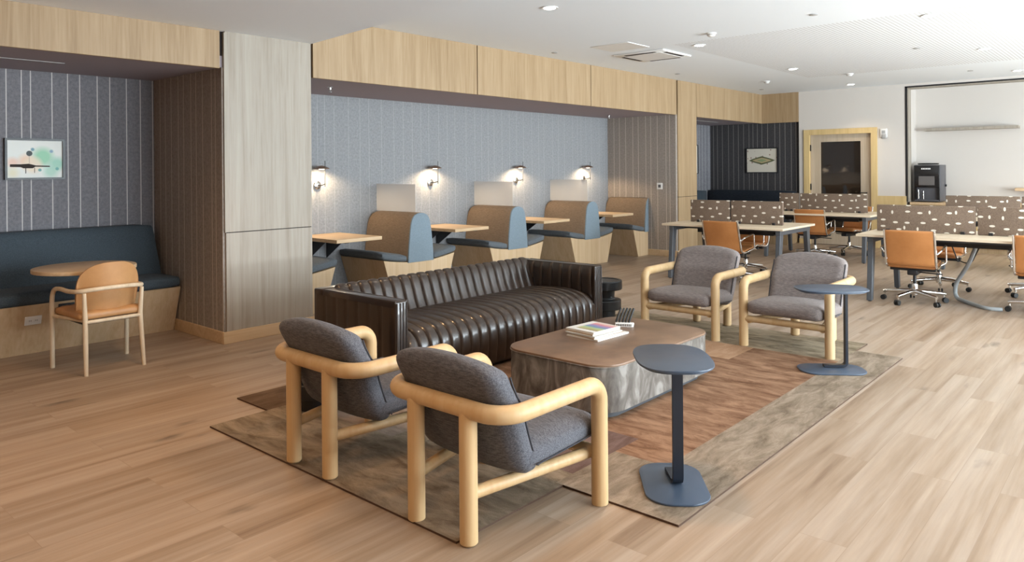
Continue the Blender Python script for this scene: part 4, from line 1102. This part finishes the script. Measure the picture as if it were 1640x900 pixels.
# ------------------------------------------------------------------ desks
def make_desk(name, x0, x1, y0, y1, dividers, label, legs_at):
    r = empty(name, ((x0+x1)/2, (y0+y1)/2, 0), 0, label, 'desk', 'bench desks')
    cx, cy = (x0+x1)/2, (y0+y1)/2; w, l = (x1-x0)/2, (y1-y0)/2
    MB().box((-w, -l, 0.706), (w, l, 0.734), 0.003, 1).build('desk_top', M['desk_top'], r)
    for ly in legs_at:
        y = ly - cy
        fr = MB().box((-w+0.04, y-0.03, 0.645), (w-0.04, y+0.03, 0.705), 0.004, 1).build('leg_frame', M['leg_grey'], r)
        for s in (-1, 1):
            b = MB()
            xt, xb_ = s*(w-0.10), s*(w-0.015)
            pr = [(xt-0.05, 0.66), (xt+0.05, 0.66), (xb_+0.028, 0.01), (xb_-0.028, 0.01)]
            b.prism(pr, 'y', y-0.028, y+0.028, 0.004, 1)
            lg = b.build('leg', M['leg_grey'], r)
            MB().lathe([(0.018, 0.0), (0.018, 0.012)], (xb_, y, 0), 12).build('foot', M['rubber'], lg)
    b = MB(); b.box((-w*0.35, -l+0.1, 0.655), (-w*0.25, l-0.1, 0.70)); b.box((w*0.25, -l+0.1, 0.655), (w*0.35, l-0.1, 0.70)); b.build('beam', M['leg_grey'], r)
    b = MB(); b.box((-0.10, -l+0.3, 0.60), (0.10, l-0.3, 0.612)); b.box((-0.10, -l+0.3, 0.612), (-0.09, l-0.3, 0.70)); b.box((0.09, -l+0.3, 0.612), (0.10, l-0.3, 0.70)); b.build('cable_tray', M['black'], r)
    return r
def divider(x, y0, y1, mat, label, top=1.04):
    r = empty('desk_divider', (x, (y0+y1)/2, 0.734), 0, label, 'divider', 'flecked desk dividers')
    h = (y1-y0)/2
    MB().box((-0.018, -h, 0.002), (0.018, h, top-0.734), 0.008, 3).build('felt_panel', mat, r)
    for s in (-1, 1):
        MB().box((-0.03, s*(h-0.12)-0.02, 0.0), (0.03, s*(h-0.12)+0.02, 0.03), 0.003, 1).build('clamp', M['black'], r)
    return r
make_desk('bench_desk', 8.85, 9.95, 3.44, 5.10, None, 'pale topped bench desk on grey splayed legs, before the narrow oak column', (3.52, 4.98))
divider(9.38, 3.64, 4.345, M['fleck'], 'brown flecked divider at the near end of the desk before the narrow oak column')
divider(9.38, 4.365, 4.94, M['fleck2'], 'brown flecked divider at the far end of the desk before the narrow oak column')
make_desk('bench_desk', 8.68, 9.84, -0.76, 2.56, None, 'long pale topped bench desk at the right edge of the view', (2.42, -0.6))
divider(9.26, 1.505, 2.49, M['fleck'], 'wide brown flecked divider on the right desk, its left one')
divider(9.26, 0.48, 1.485, M['fleck2'], 'wide brown flecked divider on the right desk, cut off by the view edge')
make_desk('bench_desk', 11.98, 13.10, 3.32, 5.10, None, 'pale topped bench desk standing before the glazed door', (3.42, 4.95))
divider(12.60, 3.53, 4.60, M['fleck2'], 'brown flecked divider before the glazed door, its wide right one')
divider(12.60, 4.62, 4.95, M['fleck'], 'short brown flecked divider before the glazed door, nearest the dark alcove')
make_desk('bench_desk', 11.98, 13.10, -0.76, 2.50, None, 'pale topped bench desk hidden behind the right desk dividers', (2.36, -0.6))
divider(12.60, 1.505, 2.43, M['fleck'], 'brown flecked divider farthest back, right of the coffee machine')
divider(12.60, 0.48, 1.485, M['fleck2'], 'brown flecked divider farthest back, at the right view edge')

# ------------------------------------------------------------------ office chairs
def make_office(mat):
    r = empty('office_chair', (0,0,0)); r['category'] = 'office chair'; r['group'] = 'cognac leather office chairs'
    # sling profile in x (forward) and z, side frames of aluminium
    prof = [(-0.310, 0.800), (-0.297, 0.75), (-0.268, 0.65), (-0.232, 0.54), (-0.205, 0.45), (-0.165, 0.405), (-0.10, 0.395), (0.0, 0.405), (0.12, 0.42), (0.20, 0.425), (0.245, 0.41)]
    def curve(t):
        k = t*(len(prof)-1); i = min(int(k), len(prof)-2); f = k-i
        p0 = prof[max(i-1,0)]; p1 = prof[i]; p2 = prof[i+1]; p3 = prof[min(i+2, len(prof)-1)]
        cr = lambda a, b_, c, e: 0.5*((2*b_)+(-a+c)*f+(2*a-5*b_+4*c-e)*f*f+(-a+3*b_-3*c+e)*f**3)
        return cr(p0[0],p1[0],p2[0],p3[0]), cr(p0[1],p1[1],p2[1],p3[1])
    def pad(t0, t1, n, name):
        b = MB(); hw = 0.225; th = 0.024; NS = n*8+1; rings = []
        for i in range(NS):
            u = i/(NS-1); t = t0 + (t1-t0)*u
            x, z = curve(t); x2, z2 = curve(min(t+0.005, 1)); x1, z1 = curve(max(t-0.005, 0))
            tx, tz = x2-x1, z2-z1; L = math.hypot(tx, tz) or 1
            nx, nz = -tz/L, tx/L            # towards the sitter (front / up)
            q = (u*n) % 1.0; bul = (0.010*(1-abs(2*q-1)**3))
            e = 0.35 + 0.65*min(1, 14*u*(1-u))
            ring = []
            for yy, ff in ((-1, 0.15), (-0.97, 0.75), (-0.85, 1), (0, 1.05), (0.85, 1), (0.97, 0.75), (1, 0.15)):
                k = (th*e + bul)*ff
                ring.append(b.bm.verts.new((x + nx*k, hw*yy, z + nz*k)))
            for yy, ff in ((1, -0.15), (0.9, -0.55), (0, -0.62), (-0.9, -0.55), (-1, -0.15)):
                k = th*e*ff*0.9
                ring.append(b.bm.verts.new((x + nx*k, hw*yy, z + nz*k)))
            rings.append(ring)
        m = len(rings[0])
        for i in range(NS-1):
            for k in range(m): b.bm.faces.new((rings[i][k], rings[i][(k+1)%m], rings[i+1][(k+1)%m], rings[i+1][k]))
        b.bm.faces.new(rings[0]); b.bm.faces.new(rings[-1][::-1]); bmesh.ops.recalc_face_normals(b.bm, faces=b.bm.faces[:])
        return b.build(name, mat, r, angle=50)
    pad(0.0, 0.455, 3, 'backrest')
    pad(0.475, 1.0, 3, 'seat')
    fp = [curve(k/40) for k in range(41)]
    for s in (-1, 1):
        MB().tube([(x, s*0.238, z) for x, z in fp], 0.011, 8).build('side_frame', M['chrome'], r)
        arm = fillet([(-0.235, s*0.25, 0.555), (-0.215, s*0.29, 0.60), (0.06, s*0.29, 0.635), (0.075, s*0.29, 0.44), (0.05, s*0.245, 0.415)], 0.028, 5)
        MB().tube(arm, 0.0095, 10, flat=1.0).build('armrest', M['chrome'], r)
    b = MB(); b.box((-0.12, -0.22, 0.355), (-0.06, 0.22, 0.385), 0.006, 1); b.box((-0.14, -0.05, 0.31), (0.16, 0.05, 0.365), 0.012, 2); b.box((0.06, -0.22, 0.36), (0.11, 0.22, 0.39), 0.006, 1)
    mech = b.build('tilt_mechanism', M['black'], r)
    MB().tube([(-0.02, -0.05, 0.335), (-0.05, -0.27, 0.33)], 0.007, 8).build('lever', M['black'], mech)
    MB().cyl((0, 0, 0.20), (0, 0, 0.32), 0.017, seg=16).build('gas_lift', M['black'], r)
    MB().lathe([(0.026, 0.075), (0.032, 0.09), (0.030, 0.20), (0.024, 0.21)], seg=20).build('column', M['chrome'], r)
    for k in range(5):
        a = 2*PI*k/5 + 0.25; c, s_ = math.cos(a), math.sin(a)
        b = MB(); b.tube([(c*0.02, s_*0.02, 0.125), (c*0.15, s_*0.15, 0.115), (c*0.29, s_*0.29, 0.10), (c*0.315, s_*0.315, 0.095)], [0.027, 0.022, 0.018, 0.016], 10)
        b.cyl((c*0.30, s_*0.30, 0.06), (c*0.30, s_*0.30, 0.10), 0.009, seg=8)
        sp = b.build('spoke', M['chrome'], r)
        w = MB()
        px, py = -s_, c
        for q in (-1, 1):
            w.cyl((c*0.315+px*q*0.007, s_*0.315+py*q*0.007, 0.0275), (c*0.315+px*q*0.024, s_*0.315+py*q*0.024, 0.0275), 0.0275, seg=16)
        w.build('caster', M['rubber'], sp)
    return r
oc = make_office(M['cognac'])
place(oc, (8.90, 2.02, 0), math.radians(3), 'cognac leather office chair in full view from behind at the right desk', True)
for (x, y, rz, lab) in [
    (8.92, 0.86, 2, 'cognac leather office chair cut off by the right view edge'),
    (9.08, 4.22, 0, 'cognac leather office chair tucked under the desk before the narrow oak column, camera side'),
    (9.86, 4.36, 180, 'cognac leather office chair on the far side of the desk before the narrow oak column'),
    (12.32, 4.26, 2, 'cognac leather office chair seen from behind at the desk before the glazed door'),
    (13.15, 3.98, 165, 'cognac leather office chair on the far side of the desk before the glazed door'),
    (10.05, 2.02, 180, 'office chair across the right desk, directly behind the one in full view'),
    (10.15, 1.05, 200, 'office chair across the right desk, its chrome base seen under the desk'),
]: place(oc, (x, y, 0), math.radians(rz), lab)
# grey cable sleeve and thin black lead under the right desk
cs = fillet([(9.20, 1.50, 0.60), (9.17, 1.56, 0.42), (9.30, 1.72, 0.16), (9.28, 1.70, 0.03), (9.05, 1.50, 0.016), (8.86, 1.34, 0.016), (8.90, 1.22, 0.016)], [0.2, 0.2, 0.08, 0.1, 0.1], 6)
tag(MB().tube(cs, 0.021, 12).build('cable_sleeve', M['cable']), 'grey cable sleeve hanging from the right desk and trailing over the floor', 'cable')
bl = fillet([(9.55, 1.80, 0.62), (9.58, 1.74, 0.42), (9.62, 1.62, 0.36), (9.48, 1.50, 0.60)], 0.07, 6)
tag(MB().tube(bl, 0.007, 8).build('power_lead', M['rubber']), 'thin black lead looping under the right desk', 'cable')

# ------------------------------------------------------------------ coffee bay
ct = empty('counter', (14.80, 1.0, 0), 0, 'oak counter running through the coffee bay', 'counter')
MB().box((-0.28, -3.0, 0.80), (0.44, 2.365, 0.845), 0.003, 1).build('worktop', M['oak_h'], ct)
for k in range(6):
    y0 = -3.0 + k*0.9; dr = MB().box((-0.25, y0+0.005, 0.08), (-0.23, y0+0.895, 0.795), 0.002, 1).build('cupboard_door', M['oak_yellow'], ct)
MB().box((-0.229, -2.99, 0.0), (0.43, 2.36, 0.80)).build('carcass', M['oak_v'], ct)
# machine
cm = empty('coffee_machine', (14.82, 3.11, 0.845), 0, 'tall black bean to cup coffee machine on the oak counter', 'coffee machine')
MB().box((-0.20, -0.21, 0.01), (0.25, 0.21, 0.66), 0.012, 2).build('housing', M['machine_side'], cm)
b = MB(); b.box((-0.235, -0.20, 0.26), (-0.20, 0.20, 0.65), 0.012, 2); b.box((-0.235, -0.20, 0.03), (-0.20, -0.16, 0.26)); b.box((-0.235, 0.16, 0.03), (-0.20, 0.20, 0.26)); b.build('front_panel', M['machine'], cm)
MB().box((-0.24, -0.125, 0.30), (-0.235, 0.125, 0.46), 0.002, 1).build('screen', M['screen'], cm)
MB().box((-0.24, -0.19, 0.015), (-0.12, 0.19, 0.045), 0.006, 1).build('drip_tray', M['machine_side'], cm)
b = MB(); b.cyl((-0.232, 0.13, 0.06), (-0.232, 0.13, 0.22), 0.010); b.cyl((-0.232, 0.05, 0.06), (-0.232, 0.05, 0.20), 0.007); b.build('spout', M['chrome'], cm)
b = MB()
for k, (y, w_) in enumerate([(0.072, 0.018), (0.046, 0.015), (0.022, 0.016), (-0.003, 0.015), (-0.028, 0.017), (-0.054, 0.018)]):
    b.box((-0.2375, y-w_/2, 0.578), (-0.2352, y+w_/2, 0.604))
b.build('logo', M['white_plastic'], cm)
b = MB(); b.lathe([(0.16, 0.665), (0.17, 0.685), (0.165, 0.69)], (0.0, 0.02, 0), 28); b.build('hopper_lid', M['machine'], cm)
MB().cyl((0.0, -0.21, 0.33), (0.0, -0.216, 0.33), 0.012).build('lock', M['chrome'], cm)
MB().box((0.15, -0.235, 0.27), (0.19, -0.21, 0.31), 0.005, 1).build('side_knob', M['rubber'], cm)
tag(MB().box((15.02, 1.81, 2.12), (15.249, 3.24, 2.165), 0.003, 1).build('floating_shelf', M['oak_pale']), 'long pale oak shelf floating on the white wall above the coffee machine', 'shelf')
tag(MB().box((14.95, 0.2, 1.05), (15.249, 1.86, 1.10), 0.003, 1).build('floating_shelf', M['oak_h']), 'low oak shelf at the right view edge above the farthest divider', 'shelf')
# emergency / thermostat unit by the door
th = empty('thermostat', (XE, 3.77, 2.09), 0, 'white wall mounted sensor unit between the door and the coffee bay', 'wall sensor')
MB().box((-0.03, -0.06, -0.08), (0, 0.06, 0.08), 0.012, 3).build('housing', M['white_plastic'], th)
MB().box((-0.045, -0.05, -0.10), (-0.01, 0.03, -0.02), 0.012, 3).build('sensor_lens', M['grey_plastic'], th)
MB().box((-0.034, -0.03, -0.01), (-0.029, 0.03, 0.045), 0.002, 1).build('display', M['grey_plastic'], th)

# ------------------------------------------------------------------ ceiling fittings
def make_down():
    r = empty('downlight', (0,0,0)); r['category'] = 'ceiling light'; r['group'] = 'recessed downlights'
    MB().lathe([(0.052, -0.001), (0.075, -0.001), (0.078, -0.004), (0.074, -0.008), (0.055, -0.006)], seg=32).build('trim_ring', M['white_plastic'], r)
    MB().lathe([(0.0001, -0.013), (0.050, -0.011), (0.056, -0.006), (0.054, -0.001)], seg=32).build('lens', M['down_glow'], r)
    return r
dn = make_down(); first = True
DL = [(5.25, 4.16, 'downlight nearest the low ceiling step'), (8.08, 4.13, 'downlight right of the square air cassette'), (11.0, 4.11, 'downlight in the middle of the row before the far alcove'), (13.8, 4.13, 'downlight nearest the white wall over the glazed door'),
      (8.06, 1.68, 'downlight in the near part of the perforated ceiling'), (10.86, 1.66, 'downlight in the far part of the perforated ceiling'), (13.7, 1.66, 'downlight before the coffee bay')]
for x, y, lab in DL:
    place(dn, (x, y, CH), 0, 'small round glowing ' + lab, first); first = False
    d = bpy.data.lights.new('downlight_beam', 'SPOT'); d.energy = 75 if x > 13 else 48; d.color = (1.0, 0.82, 0.62); d.shadow_soft_size = 0.05; d.spot_size = math.radians(110); d.spot_blend = 0.8
    lo = bpy.data.objects.new('downlight_beam', d); COL.objects.link(lo); lo.location = (x, y, CH-0.02)
for x, y in ((-1.0, 3.0), (0.5, 4.5), (2.3, 4.6), (0.8, 1.6), (3.0, 2.0)):       # unseen lamps added to warm and brighten the left side
    d = bpy.data.lights.new('downlight_beam', 'SPOT'); d.energy = 150; d.color = (1.0, 0.60, 0.29); d.shadow_soft_size = 0.15; d.spot_size = math.radians(130); d.spot_blend = 0.8
    lo = bpy.data.objects.new('downlight_beam', d); COL.objects.link(lo); lo.location = (x, y, CL-0.02)
for x, y, lab in ((-1.0, 3.0, 'behind the view, nearest the amber wall'), (0.5, 4.5, 'over the walkway before the teal bench'), (2.3, 4.6, 'over the walkway before the broad oak column'), (0.8, 1.6, 'right behind the camera'), (3.0, 2.0, 'above the near armchairs')):
    place(dn, (x, y, CL), 0, 'low ceiling downlight ' + lab)
vt = empty('air_cassette', (8.36, 4.93, CH), 0, 'square white ceiling air cassette with dark slots near the oak fascia', 'air vent')
b = MB(); b.box((-0.36, -0.36, -0.022), (0.36, 0.36, -0.001), 0.006, 2); b.build('frame', M['white_plastic'], vt)
b = MB(); b.box((-0.27, -0.27, -0.028), (0.27, 0.27, -0.022), 0.003, 1); b.build('intake_grille', M['vent_grey'], vt)
for a in range(4):
    MB().box((-0.22, 0.285, -0.026), (0.22, 0.33, -0.0215), mat=Matrix.Rotation(a*PI/2, 4, 'Z')).build('slot', M['gap'], vt)
tag(MB().box((7.28, 4.62, CH-0.008), (7.76, 5.15, CH-0.0005), 0.002, 1).build('access_panel', M['white_plastic']), 'flush white ceiling access panel beside the air cassette', 'ceiling panel')
def make_det():
    r = empty('smoke_detector', (0,0,0)); r['category'] = 'smoke detector'; r['group'] = 'ceiling detectors'
    MB().lathe([(0.056, -0.001), (0.056, -0.010), (0.045, -0.016), (0.040, -0.032), (0.026, -0.040), (0.0001, -0.042)], seg=32).build('housing', M['white_plastic'], r)
    MB().lathe([(0.046, -0.0155), (0.0425, -0.026), (0.0420, -0.0155)], seg=32).build('vent_ring', M['grey_plastic'], r)
    return r
dt = make_det(); first = True
for x, y, lab in [(7.46, 3.67, 'nearest the perforated ceiling corner'), (12.27, 5.03, 'nearest the far alcove'), (12.24, 3.68, 'before the glazed door')]:
    place(dt, (x, y, CH), 0, 'white domed ceiling detector ' + lab, first); first = False
def make_spr():
    r = empty('sprinkler_cover', (0,0,0)); r['category'] = 'sprinkler'; r['group'] = 'flat sprinkler covers'
    MB().lathe([(0.038, -0.001), (0.040, -0.005), (0.036, -0.008), (0.0001, -0.009)], seg=28).build('cover_plate', M['grey_plastic'], r)
    return r
sr = make_spr(); first = True
for x, y, lab in [(7.24, 2.5, 'nearest the view, before the perforated ceiling'), (10.2, 2.27, 'in the perforated ceiling'), (7.31, 5.72, 'close to the second oak fascia panel'), (10.29, 5.63, 'close to the third oak fascia panel'), (13.47, 5.62, 'in the far corner by the oak return'), (13.2, 2.2, 'above the coffee bay opening')]:
    place(sr, (x, y, CH), 0, 'flat grey sprinkler cover ' + lab, first); first = False
for x, y, lab in [(4.62, 6.66, 'under the booth alcove ceiling near the broad oak column'), (10.35, 6.95, 'under the booth alcove ceiling near the striped corner')]:
    r = empty('fire_sprinkler', (x, y, SZ), 0, 'small chrome sprinkler ' + lab, 'sprinkler', 'pendent chrome sprinklers')
    MB().lathe([(0.03, -0.0005), (0.03, -0.004), (0.012, -0.008), (0.010, -0.03), (0.004, -0.036), (0.004, -0.05), (0.02, -0.052), (0.02, -0.055)], seg=20).build('body', M['chrome'], r)
